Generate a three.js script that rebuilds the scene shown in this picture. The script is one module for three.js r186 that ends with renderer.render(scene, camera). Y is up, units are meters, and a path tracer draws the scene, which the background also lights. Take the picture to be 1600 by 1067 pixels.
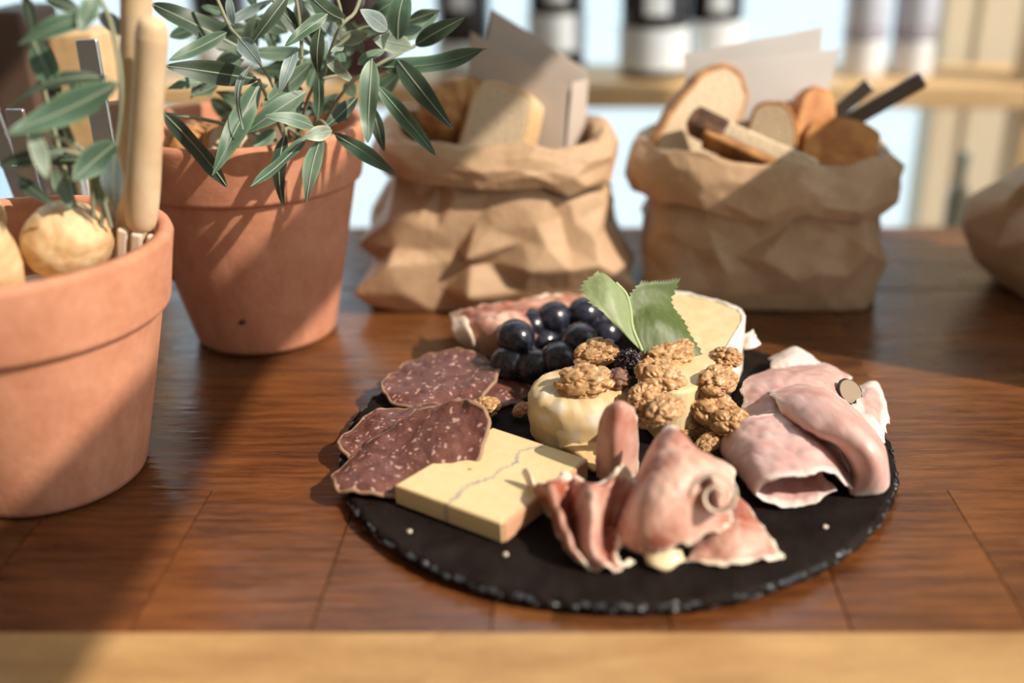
import * as THREE from 'three';
import { RoundedBoxGeometry } from 'three/addons/geometries/RoundedBoxGeometry.js';
import { RectAreaLightUniformsLib } from 'three/addons/lights/RectAreaLightUniformsLib.js';
import * as BGU from 'three/addons/utils/BufferGeometryUtils.js';
import { createNoise2D, createNoise3D } from 'simplex-noise';

// ------------------------------------------------------------------ camera, sky, sun, exposure
const scene = new THREE.Scene();
const camera = new THREE.PerspectiveCamera(35.633, 1600 / 1067, 0.02, 120);
camera.position.set(-0.0227, 0.289, 0.514);
camera.rotation.set(-23.6945 * Math.PI / 180, 0, 0);
camera.setViewOffset(1600, 1067, -97, 0, 1600, 1067);
camera.focus = 0.578;
camera.userData.fStop = 2.3;
camera.updateProjectionMatrix();

const renderer = new THREE.WebGLRenderer({ antialias: true });
renderer.toneMapping = THREE.LinearToneMapping;
renderer.toneMappingExposure = 1.0;
renderer.shadowMap.enabled = true;

scene.background = new THREE.Color().setRGB(0.8, 1.0, 1.12);       // bright hazy sky

const sun = new THREE.DirectionalLight(new THREE.Color(1, 0.88, 0.745), 5.4);
sun.position.set(3.2, 2.95, 1.5);
sun.target.position.set(0, 0, 0);
sun.castShadow = true;
sun.shadow.radius = 0.5;
sun.shadow.mapSize.set(4096, 4096);
Object.assign(sun.shadow.camera, { left: -6, right: 6, top: 6, bottom: -6, near: 0.1, far: 20 });
scene.add(sun, sun.target);

RectAreaLightUniformsLib.init();
function windowLight(w, h, pos, look, rgb, k) {                       // the sky's light in a window opening
  const l = new THREE.RectAreaLight(new THREE.Color().setRGB(...rgb), k, w, h);
  l.position.set(...pos); l.lookAt(...look); scene.add(l);
}
windowLight(2.3, 1.9, [-0.75, 0.75, -1.04], [-0.75, 0.75, 0], [0.82, 0.94, 1.0], 0.5);
windowLight(2.0, 1.6, [1.44, 0.75, 0.6], [0, 0.75, 0.6], [1.0, 0.95, 0.88], 0.9);

// ------------------------------------------------------------------ helpers
let seed = 12345;
const rnd = () => { seed = (seed * 1664525 + 1013904223) >>> 0; return seed / 4294967296; };
const rr = (a, b) => a + (b - a) * rnd();
const n2 = createNoise2D(rnd), n3 = createNoise3D(rnd);
const fbm = (x, y, o = 4) => { let s = 0, a = 0.5, f = 1; for (let i = 0; i < o; i++) { s += a * n2(x * f, y * f); a *= 0.5; f *= 2.03; } return s; };
const fbm3 = (x, y, z, o = 3) => { let s = 0, a = 0.5, f = 1; for (let i = 0; i < o; i++) { s += a * n3(x * f, y * f, z * f); a *= 0.5; f *= 2.03; } return s; };
const clamp = (x, a = 0, b = 1) => Math.min(b, Math.max(a, x));
const mix = (a, b, t) => a + (b - a) * t;
const mix3 = (a, b, t) => [mix(a[0], b[0], t), mix(a[1], b[1], t), mix(a[2], b[2], t)];
const sm = (a, b, x) => { const t = clamp((x - a) / (b - a)); return t * t * (3 - 2 * t); };
const V = (x, y, z) => new THREE.Vector3(x, y, z);
const used = {};
const numbered = (n) => { const k = used[n] = (used[n] ?? -1) + 1; return k ? `${n}_${String(k).padStart(3, '0')}` : n; };

const D = {"ham_roll":[[[0.0911,0.01,-0.0021],[0.0751,0.009,0.0105],[0.0545,0.012,0.0242],[0.0584,0.024,0.0252],[0.0713,0.032,0.0247],[0.0904,0.03,0.0209],[0.1122,0.014,0.0125]],[[0.0964,0.01,0.0158],[0.0791,0.009,0.0277],[0.0569,0.013,0.0367],[0.061,0.026,0.0411],[0.0754,0.032,0.04],[0.0946,0.03,0.0335],[0.1162,0.012,0.0228]],[[0.1015,0.01,0.0328],[0.0829,0.009,0.044],[0.0603,0.014,0.0512],[0.0643,0.028,0.0551],[0.0796,0.032,0.0564],[0.0984,0.03,0.0483],[0.1176,0.012,0.0414]],[[0.1054,0.013,0.066],[0.0865,0.0095,0.076],[0.0654,0.016,0.0772],[0.0699,0.027,0.0801],[0.0858,0.029,0.0788],[0.0998,0.028,0.0747],[0.1153,0.01,0.0653]]],
  "ham_fold":[[[0.0843,0.028,-0.0117],[0.0825,0.036,0.012],[0.0865,0.032,0.0232],[0.0913,0.024,0.0057]],[[0.1082,0.03,-0.0173],[0.0995,0.044,0.0279],[0.0932,0.038,0.0484],[0.1026,0.028,0.0277]],[[0.1252,0.028,0.0022],[0.1128,0.044,0.0542],[0.1088,0.036,0.0642],[0.1115,0.024,0.0441]],[[0.1357,0.022,0.0305],[0.1231,0.034,0.0693],[0.1167,0.022,0.0671],[0.1171,0.014,0.0493]],[[0.1359,0.014,0.0493],[0.1314,0.01,0.0629],[0.1167,0.01,0.0658],[0.1139,0.009,0.0595]]],
  "ham_back":[[[0.0807,0.014,-0.0571],[0.071,0.026,-0.0214],[0.0699,0.02,0.0055]],[[0.1025,0.016,-0.069],[0.0917,0.031,-0.0251],[0.089,0.027,0.0115]],[[0.1287,0.016,-0.0736],[0.1184,0.031,-0.0268],[0.1142,0.026,0.0059]],[[0.1446,0.012,-0.0648],[0.1351,0.022,-0.0296],[0.1329,0.016,-0.0058]]],
  "ham_fan":[[[0.1451,0.014,-0.0475],[0.1322,0.024,-0.0095],[0.1292,0.022,0.0165]],[[0.1572,0.014,-0.0518],[0.142,0.022,-0.0111],[0.1352,0.022,0.0236]],[[0.154,0.01,-0.0134],[0.1468,0.014,0.0038],[0.14,0.016,0.0231]]],
  "ham_fat":[[[0.0998,0.014,-0.0864],[0.0963,0.02,-0.0641],[0.0953,0.018,-0.0549]],[[0.114,0.022,-0.0851],[0.1088,0.024,-0.0646],[0.1073,0.02,-0.0551]],[[0.1288,0.014,-0.0788],[0.1234,0.02,-0.0596],[0.1226,0.018,-0.0549]]],
  "pros_main":[[[0.0097,0.02,0.0625],[0.0141,0.04,0.0713],[0.0223,0.053,0.0737],[0.0305,0.047,0.0789],[0.0361,0.036,0.0728]],[[0.0028,0.016,0.0766],[0.01,0.04,0.0989],[0.0205,0.05,0.0972],[0.0333,0.048,0.0937],[0.0506,0.034,0.079]],[[-0.0015,0.014,0.093],[0.0063,0.036,0.1139],[0.0186,0.046,0.1143],[0.0335,0.042,0.1077],[0.0528,0.028,0.0829]],[[-0.0028,0.012,0.1057],[0.0061,0.028,0.122],[0.0184,0.036,0.1216],[0.0333,0.034,0.1134],[0.0482,0.026,0.1008]],[[-0.0,0.01,0.1089],[0.0093,0.014,0.1206],[0.0202,0.018,0.1244],[0.0352,0.02,0.115],[0.0494,0.02,0.1048]]],
  "pros_ruffle":[[[-0.0464,0.024,0.0722],[-0.0368,0.028,0.0829],[-0.0248,0.03,0.0804],[-0.0128,0.028,0.0846],[0.0008,0.032,0.0815],[0.01,0.026,0.0814]],[[-0.0418,0.014,0.0752],[-0.033,0.03,0.0963],[-0.0248,0.02,0.0914],[-0.0147,0.036,0.106],[-0.0039,0.02,0.0925],[0.0029,0.024,0.103]],[[-0.0346,0.01,0.0841],[-0.0305,0.026,0.1035],[-0.0233,0.012,0.0979],[-0.0148,0.03,0.1165],[-0.0087,0.013,0.1057],[-0.0016,0.014,0.1112]],[[-0.0283,0.009,0.1064],[-0.0247,0.022,0.1215],[-0.0204,0.011,0.1178],[-0.0149,0.022,0.1263],[-0.0091,0.01,0.1226],[-0.0035,0.012,0.1231]],[[-0.0218,0.0095,0.119],[-0.0185,0.014,0.1264],[-0.0134,0.01,0.1274],[-0.0079,0.012,0.1301],[-0.0036,0.0095,0.1276],[0.0023,0.0095,0.1219]]],
  "pros_tongue":[[[-0.0111,0.01,0.0507],[-0.0021,0.014,0.0598],[0.0091,0.01,0.0482]],[[-0.0115,0.026,0.0509],[-0.0025,0.033,0.0639],[0.0093,0.026,0.049]],[[-0.0104,0.042,0.0518],[-0.0018,0.049,0.061],[0.0082,0.042,0.0505]],[[-0.0074,0.05,0.0522],[-0.0008,0.056,0.0571],[0.0064,0.05,0.0522]],[[-0.0071,0.044,0.0462],[-0.0001,0.046,0.0445],[0.0076,0.043,0.0443]],[[-0.0068,0.02,0.0303],[0.0009,0.02,0.0303],[0.0095,0.02,0.0303]]],
  "pros_flat":[[[0.049,0.014,0.0717],[0.0544,0.017,0.0765],[0.0595,0.013,0.0793]],[[0.0355,0.012,0.1032],[0.0507,0.019,0.1069],[0.0651,0.013,0.101]],[[0.0265,0.0095,0.121],[0.0488,0.011,0.124],[0.0709,0.01,0.1178]]],
  "pros_back":[[[-0.1052,0.02,-0.1431],[-0.0981,0.022,-0.1081],[-0.0877,0.0095,-0.1041]],[[-0.0864,0.03,-0.132],[-0.0772,0.034,-0.0953],[-0.0748,0.01,-0.0951]],[[-0.0638,0.03,-0.1411],[-0.0573,0.036,-0.0956],[-0.0568,0.01,-0.0903]],[[-0.0386,0.03,-0.1528],[-0.0338,0.032,-0.116],[-0.0328,0.01,-0.0951]],[[-0.0103,0.022,-0.1734],[-0.0096,0.024,-0.1356],[-0.0091,0.01,-0.11]]],
  "pros_back_fat":[[[-0.1026,0.024,-0.1278],[-0.0992,0.024,-0.1034],[-0.0909,0.011,-0.1047]],[[-0.0921,0.03,-0.1165],[-0.0872,0.03,-0.0945],[-0.083,0.012,-0.0985]]],
  "pros_wisp":[[[0.0752,0.016,-0.0965],[0.0796,0.014,-0.098]],[[0.0814,0.03,-0.0845],[0.0817,0.026,-0.0742]],[[0.088,0.034,-0.0881],[0.0889,0.028,-0.0764]]],
  "curl":[[0.0392,0.042,0.1188],[0.042,0.03,0.0822]],
  "pros_fat":[[[0.0088,0.013,0.1211],[0.015,0.015,0.1211],[0.0249,0.016,0.1206]],[[0.0098,0.01,0.1245],[0.0174,0.01,0.1283],[0.0264,0.011,0.1212]]],
  "salami":[[[-0.0733,0.013,-0.0592],0.027,0.03,0.3,0.05,-0.05],[[-0.1018,0.017,-0.0526],0.034,0.032,0.1,0.12,0.06],[[-0.1158,0.0155,0.0066],0.034,0.027,0.5,0.05,0.03],[[-0.105,0.02,0.0403],0.041,0.027,0.42,0.2,0.22]],
  "morbier":[[-0.1093,0.0194,0.0717],[-0.0661,0.0194,0.0131],[-0.0159,0.0194,0.0464],[-0.0558,0.0194,0.1054]],
  "brie":[[0.036,0.042,-0.1219],[0.0601,0.042,-0.1174],[0.0781,0.042,-0.0999],[0.0797,0.042,-0.0832],[0.0727,0.042,-0.0615],[0.0445,0.042,0.0073],[0.0252,0.042,0.015],[0.0141,0.042,-0.0253]],
  "round_cheese":[-0.0199,0.037,0.001],
  "drip":[[[-0.0284,0.014,0.0264],[-0.0234,0.016,0.0245],[-0.0099,0.016,0.0231]],[[-0.0217,0.012,0.031],[-0.0167,0.013,0.028],[-0.0084,0.012,0.0329]],[[-0.0126,0.0095,0.0436],[-0.0106,0.01,0.0425],[-0.0086,0.0095,0.0436]]],
  "grapes":[[-0.058,0.032,-0.0769],[-0.0499,0.027,-0.1067],[-0.0353,0.032,-0.1085],[-0.0158,0.033,-0.1124],[-0.0192,0.028,-0.0812],[-0.0477,0.018,-0.0656],[-0.0324,0.021,-0.0683],[-0.0297,0.017,-0.1094],[-0.0031,0.022,-0.1081],[-0.0418,0.018,-0.102],[-0.0622,0.018,-0.0684]],
  "leaf_l":[[[0.0148,0.0482,-0.022],[0.013,0.0493,-0.022],[0.0112,0.0513,-0.022]],[[0.0096,0.0595,-0.028],[0.003,0.0627,-0.024],[-0.0048,0.068,-0.024]],[[0.0087,0.0666,-0.036],[-0.0019,0.0747,-0.03],[-0.0139,0.0755,-0.028]],[[0.0063,0.0746,-0.04],[-0.0039,0.0826,-0.038],[-0.0177,0.081,-0.036]],[[0.0005,0.0807,-0.042],[-0.0056,0.0852,-0.042],[-0.0102,0.0864,-0.042]]],
  "leaf_r":[[[0.0148,0.0482,-0.022],[0.0318,0.0468,-0.026],[0.0497,0.0414,-0.03]],[[0.0103,0.0583,-0.028],[0.0267,0.0596,-0.034],[0.0436,0.0497,-0.038]],[[0.0087,0.0666,-0.036],[0.0218,0.0653,-0.044],[0.0385,0.057,-0.048]],[[0.0089,0.073,-0.042],[0.0222,0.0715,-0.052],[0.033,0.0644,-0.056]],[[0.0146,0.0777,-0.05],[0.0253,0.0754,-0.056],[0.0375,0.0748,-0.062]]],
  "walnuts":[[[-0.0102,0.044,-0.0269],0.0236,0.2,0],[[-0.0176,0.043,0.007],0.0285,-0.1,1],[[0.0284,0.042,-0.0253],0.03,0.3,2],[[0.0232,0.044,0.0052],0.0265,-0.5,3],[[0.0358,0.046,-0.0295],0.0172,0.5,0],[[0.0143,0.04,0.0184],0.0207,1.2,1],[[0.0235,0.042,0.0368],0.0207,0.9,2],[[0.063,0.04,-0.0296],0.0216,1.3,3],[[0.0541,0.042,0.0034],0.0225,0.6,0],[[0.0504,0.03,-0.0093],0.0141,0.4,2],[[0.0517,0.028,0.0097],0.0273,-0.5,1],[[0.0596,0.026,0.0205],0.0235,-0.7,3],[[0.0469,0.017,0.027],0.0134,0.5,2],[[0.0347,0.026,-0.0174],0.0164,0.2,1],[[0.0156,0.03,0.0244],0.0166,1.0,3],[[0.0403,0.018,0.0091],0.0172,0.4,0],[[-0.0734,0.013,-0.0216],0.0167,0.1,1],[[-0.0523,0.013,-0.0192],0.0101,0.4,3]],
  "berry":[0.0066,0.046,-0.0115],
  "shell_bit":[0.0009,0.042,0.0011],
  "truffle":[0.1299,0.027,-0.013],
  "crumbs":[[-0.0535,0.009,0.1144],[0.0953,0.009,0.0924],[0.0628,0.009,0.0987],[-0.0994,0.009,0.0961],[0.2812,0.002,-0.2662],[0.074,0.009,0.0175]],
  "olive":[[[-0.1165,0.1971,-0.13],[-0.0856,0.2142,-0.12],0.0096,0],[[-0.136,0.186,-0.12],[-0.0721,0.1996,-0.1],0.012,1],[[-0.1257,0.1899,-0.12],[-0.0919,0.1563,-0.09],0.0111,0],[[-0.137,0.194,-0.1],[-0.1392,0.1509,-0.08],0.0107,2],[[-0.1354,0.1792,-0.1],[-0.1009,0.1432,-0.08],0.0086,1],[[-0.1385,0.1663,-0.1],[-0.1319,0.1433,-0.09],0.0065,0],[[-0.117,0.1973,-0.12],[-0.1374,0.2035,-0.11],0.0107,3],[[-0.1233,0.2029,-0.11],[-0.1174,0.2308,-0.12],0.0129,1],[[-0.123,0.2088,-0.14],[-0.1017,0.2158,-0.14],0.0067,0],[[-0.1255,0.1988,-0.14],[-0.1047,0.2132,-0.15],0.0093,2],[[-0.1288,0.2085,-0.11],[-0.1416,0.2206,-0.1],0.0092,4],[[-0.1587,0.201,-0.12],[-0.14,0.2065,-0.11],0.0078,3],[[-0.1534,0.214,-0.11],[-0.1695,0.2292,-0.1],0.011,2],[[-0.1598,0.2183,-0.1],[-0.18,0.204,-0.08],0.007,1],[[-0.1954,0.2249,-0.12],[-0.1724,0.1955,-0.12],0.0081,0],[[-0.1809,0.2281,-0.1],[-0.1998,0.2049,-0.09],0.0074,0],[[-0.2239,0.2104,-0.12],[-0.1964,0.2233,-0.13],0.0052,4],[[-0.2165,0.2271,-0.11],[-0.2157,0.2104,-0.11],0.0044,4],[[-0.2196,0.1956,-0.13],[-0.2644,0.2214,-0.12],0.0147,0],[[-0.2201,0.2071,-0.11],[-0.2484,0.1944,-0.09],0.0081,1],[[-0.2103,0.2049,-0.1],[-0.1941,0.1936,-0.08],0.0095,4],[[-0.2028,0.1825,-0.1],[-0.2472,0.1933,-0.08],0.0121,0],[[-0.2055,0.1907,-0.1],[-0.2053,0.1606,-0.07],0.0051,4],[[-0.2017,0.1816,-0.1],[-0.2226,0.1372,-0.06],0.0113,1],[[-0.2592,0.1632,-0.1],[-0.2143,0.1299,-0.06],0.011,0],[[-0.179,0.2004,-0.1],[-0.186,0.1777,-0.08],0.0063,4],[[-0.1736,0.1903,-0.11],[-0.203,0.1673,-0.1],0.0097,2],[[-0.1647,0.2108,-0.1],[-0.1681,0.1856,-0.1],0.0075,0],[[-0.1648,0.1942,-0.11],[-0.1488,0.1812,-0.1],0.0067,3],[[-0.1705,0.1836,-0.11],[-0.1709,0.1586,-0.1],0.0077,1],[[-0.1786,0.174,-0.11],[-0.2112,0.1538,-0.09],0.0103,1],[[-0.1491,0.1708,-0.11],[-0.1654,0.157,-0.09],0.0078,0],[[-0.1711,0.1575,-0.09],[-0.1933,0.1682,-0.07],0.0076,2],[[-0.1599,0.1565,-0.085],[-0.1731,0.1566,-0.07],0.0076,3],[[-0.1753,0.1524,-0.085],[-0.1991,0.1334,-0.05],0.0086,1],[[-0.166,0.1532,-0.085],[-0.1695,0.1236,-0.05],0.0091,2],[[-0.1592,0.1549,-0.085],[-0.121,0.138,-0.06],0.0081,1],[[-0.1878,0.1535,-0.09],[-0.1895,0.1152,-0.075],0.0084,0],[[-0.1845,0.1756,-0.12],[-0.1871,0.1586,-0.11],0.007,0],[[-0.252,0.2044,-0.15],[-0.2684,0.1993,-0.15],0.0078,1],[[-0.2457,0.1757,-0.13],[-0.2629,0.1735,-0.12],0.0057,2],[[-0.2388,0.1729,-0.14],[-0.2533,0.1678,-0.13],0.006,1],[[-0.2214,0.1909,-0.14],[-0.2398,0.1843,-0.14],0.0073,2],[[-0.2096,0.2038,-0.15],[-0.203,0.1846,-0.15],0.0047,1],[[-0.1311,0.2205,-0.14],[-0.1431,0.2141,-0.14],0.0059,1],[[-0.1492,0.1875,-0.12],[-0.1345,0.1944,-0.13],0.0066,2],[[-0.1549,0.2005,-0.11],[-0.1598,0.1978,-0.1],0.0056,3],[[-0.1626,0.1946,-0.13],[-0.1572,0.1831,-0.12],0.0061,2],[[-0.1921,0.1675,-0.14],[-0.2028,0.1551,-0.13],0.0079,2],[[-0.1993,0.1516,-0.11],[-0.2104,0.1424,-0.1],0.0076,2],[[-0.1809,0.1642,-0.13],[-0.1887,0.1546,-0.12],0.0065,0],[[-0.1741,0.1622,-0.14],[-0.1598,0.1525,-0.13],0.0092,2],[[-0.2058,0.1745,-0.13],[-0.2182,0.1661,-0.12],0.0065,0],[[-0.2338,0.2132,-0.15],[-0.2463,0.2169,-0.15],0.0052,1],[[-0.1612,0.174,-0.14],[-0.1568,0.1649,-0.14],0.0079,2],[[-0.1447,0.2275,-0.13],[-0.1468,0.2167,-0.13],0.0037,4],[[-0.2138,0.2265,-0.14],[-0.2112,0.2168,-0.14],0.0051,1],[[-0.196,0.1693,-0.13],[-0.1882,0.1821,-0.13],0.0052,2],[[-0.2069,0.1643,-0.15],[-0.1924,0.1748,-0.15],0.008,1],[[-0.1378,0.2132,-0.15],[-0.1223,0.2119,-0.15],0.0091,0],[[-0.1871,0.1679,-0.1519],[-0.1767,0.195,-0.166],0.0104,1],[[-0.1726,0.2018,-0.1758],[-0.1514,0.1955,-0.1794],0.0103,0],[[-0.1839,0.2231,-0.1404],[-0.1831,0.2033,-0.1506],0.0093,4],[[-0.2398,0.1799,-0.1368],[-0.2584,0.1754,-0.1286],0.0065,0],[[-0.1583,0.2014,-0.1559],[-0.1263,0.2087,-0.1427],0.0074,2],[[-0.2417,0.1462,-0.173],[-0.2584,0.1562,-0.1801],0.0109,1],[[-0.228,0.1741,-0.178],[-0.1909,0.1751,-0.1685],0.0082,1],[[-0.1824,0.2058,-0.1833],[-0.203,0.2043,-0.1699],0.0107,1],[[-0.1608,0.2206,-0.1624],[-0.1556,0.2394,-0.176],0.0066,0],[[-0.1874,0.1525,-0.1467],[-0.1677,0.166,-0.1464],0.0086,2],[[-0.2316,0.1854,-0.1761],[-0.2611,0.2002,-0.1781],0.0081,0],[[-0.2386,0.1806,-0.1821],[-0.2602,0.1641,-0.1943],0.0098,2],[[-0.2157,0.2097,-0.1552],[-0.1994,0.2001,-0.1654],0.0105,0],[[-0.2437,0.1787,-0.1519],[-0.2268,0.185,-0.1594],0.008,2],[[-0.2072,0.2172,-0.1679],[-0.1913,0.2241,-0.179],0.01,2],[[-0.1979,0.2091,-0.189],[-0.1764,0.2214,-0.2023],0.0084,1],[[-0.215,0.192,-0.1366],[-0.1792,0.1922,-0.1369],0.0082,2],[[-0.2274,0.1978,-0.1927],[-0.2668,0.1921,-0.1917],0.0104,0],[[-0.1922,0.1816,-0.1823],[-0.2029,0.1684,-0.1713],0.0102,1],[[-0.2631,0.1552,-0.1978],[-0.2803,0.1765,-0.196],0.0085,2],[[-0.23,0.1829,-0.1809],[-0.2212,0.2101,-0.1764],0.0108,2],[[-0.1671,0.1836,-0.1822],[-0.1614,0.2046,-0.1822],0.0081,2],[[-0.1645,0.1984,-0.1462],[-0.1809,0.2199,-0.1359],0.0079,4],[[-0.167,0.1842,-0.1908],[-0.1891,0.166,-0.1998],0.0111,1],[[-0.1519,0.1879,-0.1525],[-0.1604,0.2133,-0.1441],0.0073,2],[[-0.1979,0.1545,-0.1436],[-0.2012,0.1802,-0.1288],0.0078,0],[[-0.2348,0.1901,-0.1554],[-0.2516,0.2036,-0.1692],0.0091,1],[[-0.1428,0.2127,-0.1371],[-0.1254,0.2231,-0.1356],0.0082,1],[[-0.2097,0.1906,-0.1845],[-0.2373,0.2052,-0.1995],0.0106,1],[[-0.155,0.1566,-0.1644],[-0.1303,0.1772,-0.1629],0.0108,1],[[-0.237,0.1851,-0.1377],[-0.2572,0.1639,-0.1401],0.0097,4],[[-0.1977,0.1797,-0.1751],[-0.2241,0.1744,-0.1841],0.0088,0],[[-0.1957,0.1917,-0.193],[-0.1776,0.2022,-0.1895],0.0093,0],[[-0.2156,0.1605,-0.1365],[-0.2406,0.1691,-0.1371],0.0085,2]],
  "olive_stems":[[[-0.1911,0.1419,-0.13],[-0.1869,0.1712,-0.12],[-0.1814,0.1936,-0.12],[-0.1814,0.2237,-0.12],[-0.1836,0.2378,-0.12]],[[-0.1831,0.1419,-0.13],[-0.1631,0.1968,-0.115],[-0.1539,0.2119,-0.11],[-0.1487,0.2166,-0.12],[-0.1445,0.2299,-0.13]],[[-0.1539,0.2119,-0.11],[-0.1549,0.2213,-0.11],[-0.1576,0.2317,-0.11]],[[-0.1805,0.1419,-0.13],[-0.1549,0.1759,-0.115],[-0.1364,0.1885,-0.112],[-0.1158,0.1976,-0.125]],[[-0.1963,0.1419,-0.13],[-0.1981,0.1838,-0.105],[-0.2101,0.2049,-0.1],[-0.2179,0.2095,-0.11],[-0.2285,0.2308,-0.12]],[[-0.1858,0.1419,-0.13],[-0.1697,0.1588,-0.1],[-0.1611,0.1571,-0.085]],[[-0.1925,0.1406,-0.13],[-0.1712,0.1792,-0.11],[-0.1581,0.1827,-0.115]],[[-0.1991,0.1406,-0.13],[-0.2001,0.1761,-0.1],[-0.2024,0.1828,-0.1]],[[-0.1618,0.1968,-0.115],[-0.1444,0.2082,-0.12],[-0.1292,0.2083,-0.115]],[[-0.1884,0.1419,-0.13],[-0.1875,0.156,-0.09],[-0.1878,0.1529,-0.09]],[[-0.2044,0.1406,-0.13],[-0.2356,0.1567,-0.11],[-0.2596,0.1632,-0.1]]],
  "olive1":[[[-0.2301,0.2332,0.03],[-0.2642,0.2215,0.04],0.0084,1],[[-0.2668,0.2424,0.02],[-0.2672,0.2196,0.02],0.0045,0],[[-0.2626,0.2378,0.01],[-0.247,0.2316,0.01],0.0069,0],[[-0.2309,0.2413,0.03],[-0.236,0.2269,0.04],0.0075,2],[[-0.2437,0.2301,0.0],[-0.2321,0.2202,0.0],0.0084,4],[[-0.2666,0.2196,0.02],[-0.2545,0.1982,0.03],0.0105,1],[[-0.2229,0.2055,0.04],[-0.267,0.187,0.06],0.012,1],[[-0.2348,0.2043,0.02],[-0.279,0.1921,0.03],0.0069,0],[[-0.2605,0.1905,0.02],[-0.2527,0.1752,0.03],0.0058,2],[[-0.2605,0.1869,0.05],[-0.253,0.1674,0.06],0.0065,3],[[-0.2527,0.1756,0.04],[-0.2794,0.1708,0.05],0.0064,0],[[-0.2334,0.1763,0.03],[-0.252,0.1612,0.04],0.0116,1],[[-0.2542,0.166,0.02],[-0.2735,0.1644,0.02],0.0044,0],[[-0.2589,0.1993,0.0],[-0.2625,0.1929,0.0],0.0077,0],[[-0.2453,0.1661,0.03],[-0.246,0.1443,0.03],0.0075,1],[[-0.2348,0.1724,0.03],[-0.2389,0.1443,0.03],0.0102,4],[[-0.2635,0.1645,0.03],[-0.2602,0.1452,0.03],0.0075,2],[[-0.2824,0.1597,0.03],[-0.2621,0.1489,0.04],0.0056,0]],
  "olive1_stems":[[[-0.2554,0.1329,0.02],[-0.25,0.1688,0.025],[-0.2528,0.1756,0.03],[-0.2599,0.1862,0.05]],[[-0.25,0.1688,0.025],[-0.2562,0.1744,0.035]],[[-0.2522,0.1329,0.02],[-0.2355,0.1752,0.025],[-0.2262,0.2045,0.03],[-0.2314,0.2324,0.02],[-0.2355,0.2424,0.02]],[[-0.2619,0.1329,0.02],[-0.2678,0.1769,0.015],[-0.2696,0.2185,0.015],[-0.2685,0.2419,0.015]],[[-0.2473,0.1329,0.02],[-0.2476,0.1649,0.025]]]};

function tex(w, h, fn, srgb = true) {                                 // fn(u, v) gives linear rgb or one grey
  const d = new Uint8Array(w * h * 4);
  const enc = (c) => srgb ? (c <= 0.0031308 ? c * 12.92 : 1.055 * Math.pow(c, 1 / 2.4) - 0.055) : c;
  for (let j = 0; j < h; j++) for (let i = 0; i < w; i++) {
    let c = fn(i / w, j / h); if (!Array.isArray(c)) c = [c, c, c];
    const k = (j * w + i) * 4;
    for (let q = 0; q < 3; q++) d[k + q] = Math.round(255 * enc(clamp(c[q])));
    d[k + 3] = 255;
  }
  const t = new THREE.DataTexture(d, w, h, THREE.RGBAFormat);
  t.wrapS = t.wrapT = THREE.RepeatWrapping; t.magFilter = THREE.LinearFilter; t.minFilter = THREE.LinearMipmapLinearFilter; t.generateMipmaps = true;
  if (srgb) t.colorSpace = THREE.SRGBColorSpace;
  t.needsUpdate = true;
  return t;
}
const mat = (rgb, rough = 0.6, o = {}) => { const m = new THREE.MeshPhysicalMaterial({ roughness: rough, side: THREE.DoubleSide, ...o }); if (rgb) m.color.setRGB(...rgb); return m; };
function mesh(name, geo, m, parent) {
  const o = new THREE.Mesh(geo, m); o.name = parent ? name : numbered(name);
  o.castShadow = o.receiveShadow = true; (parent || scene).add(o); return o;
}
function tag(o, label, category, group) { o.userData.label = label; o.userData.category = category; if (group) o.userData.group = group; return o; }
function thing(name, label, category, pos = [0, 0, 0], group) {
  const o = new THREE.Group(); o.name = numbered(name); o.position.set(...pos); scene.add(o); return tag(o, label, category, group);
}
function struct(name, geo, m, label, category) { const o = mesh(name, geo, m); o.userData.kind = 'structure'; o.userData.label = label; o.userData.category = category; return o; }
const box = (w, h, d, x = 0, y = 0, z = 0) => new THREE.BoxGeometry(w, h, d).translate(x, y, z);
const rbox = (w, h, d, r, x = 0, y = 0, z = 0) => new RoundedBoxGeometry(w, h, d, 3, r).translate(x, y, z);
function uvPlan(g, s = 1, ou = 0, ov = 0, ax = 'x', ay = 'z') {       // planar uv in metres
  const p = g.attributes.position, a = { x: 'getX', y: 'getY', z: 'getZ' }, u = new Float32Array(p.count * 2);
  for (let i = 0; i < p.count; i++) { u[2 * i] = p[a[ax]](i) * s + ou; u[2 * i + 1] = p[a[ay]](i) * s + ov; }
  g.setAttribute('uv', new THREE.BufferAttribute(u, 2)); return g;
}
function vcol(g, fn) {                                                // fn(x, y, z, i) -> linear rgb
  const p = g.attributes.position, c = new Float32Array(p.count * 3);
  for (let i = 0; i < p.count; i++) c.set(fn(p.getX(i), p.getY(i), p.getZ(i), i), i * 3);
  g.setAttribute('color', new THREE.BufferAttribute(c, 3)); return g;
}
function warp(g, fn) {                                                // move each vertex by fn(v)
  const p = g.attributes.position, v = V();
  for (let i = 0; i < p.count; i++) { v.fromBufferAttribute(p, i); fn(v); p.setXYZ(i, v.x, v.y, v.z); }
  p.needsUpdate = true; g.computeVertexNormals(); return g;
}
const weld = (g, tol = 1e-5) => { const q = g.clone(); for (const k of Object.keys(q.attributes)) if (k !== 'position') q.deleteAttribute(k); const r = BGU.mergeVertices(q, tol); r.computeVertexNormals(); return r; };
const ico = (d) => weld(new THREE.IcosahedronGeometry(1, d));
const tube = (pts, r, n = 24, k = 7) => new THREE.TubeGeometry(new THREE.CatmullRomCurve3(pts.map(p => V(...p))), n, r, k, false);
const lathe = (pts, n = 64) => new THREE.LatheGeometry(pts.map(p => new THREE.Vector2(p[0], p[1])), n);
const offset = (pts, p) => pts.map(q => [q[0] - p[0], q[1] - p[1], q[2] - p[2]]);

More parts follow.
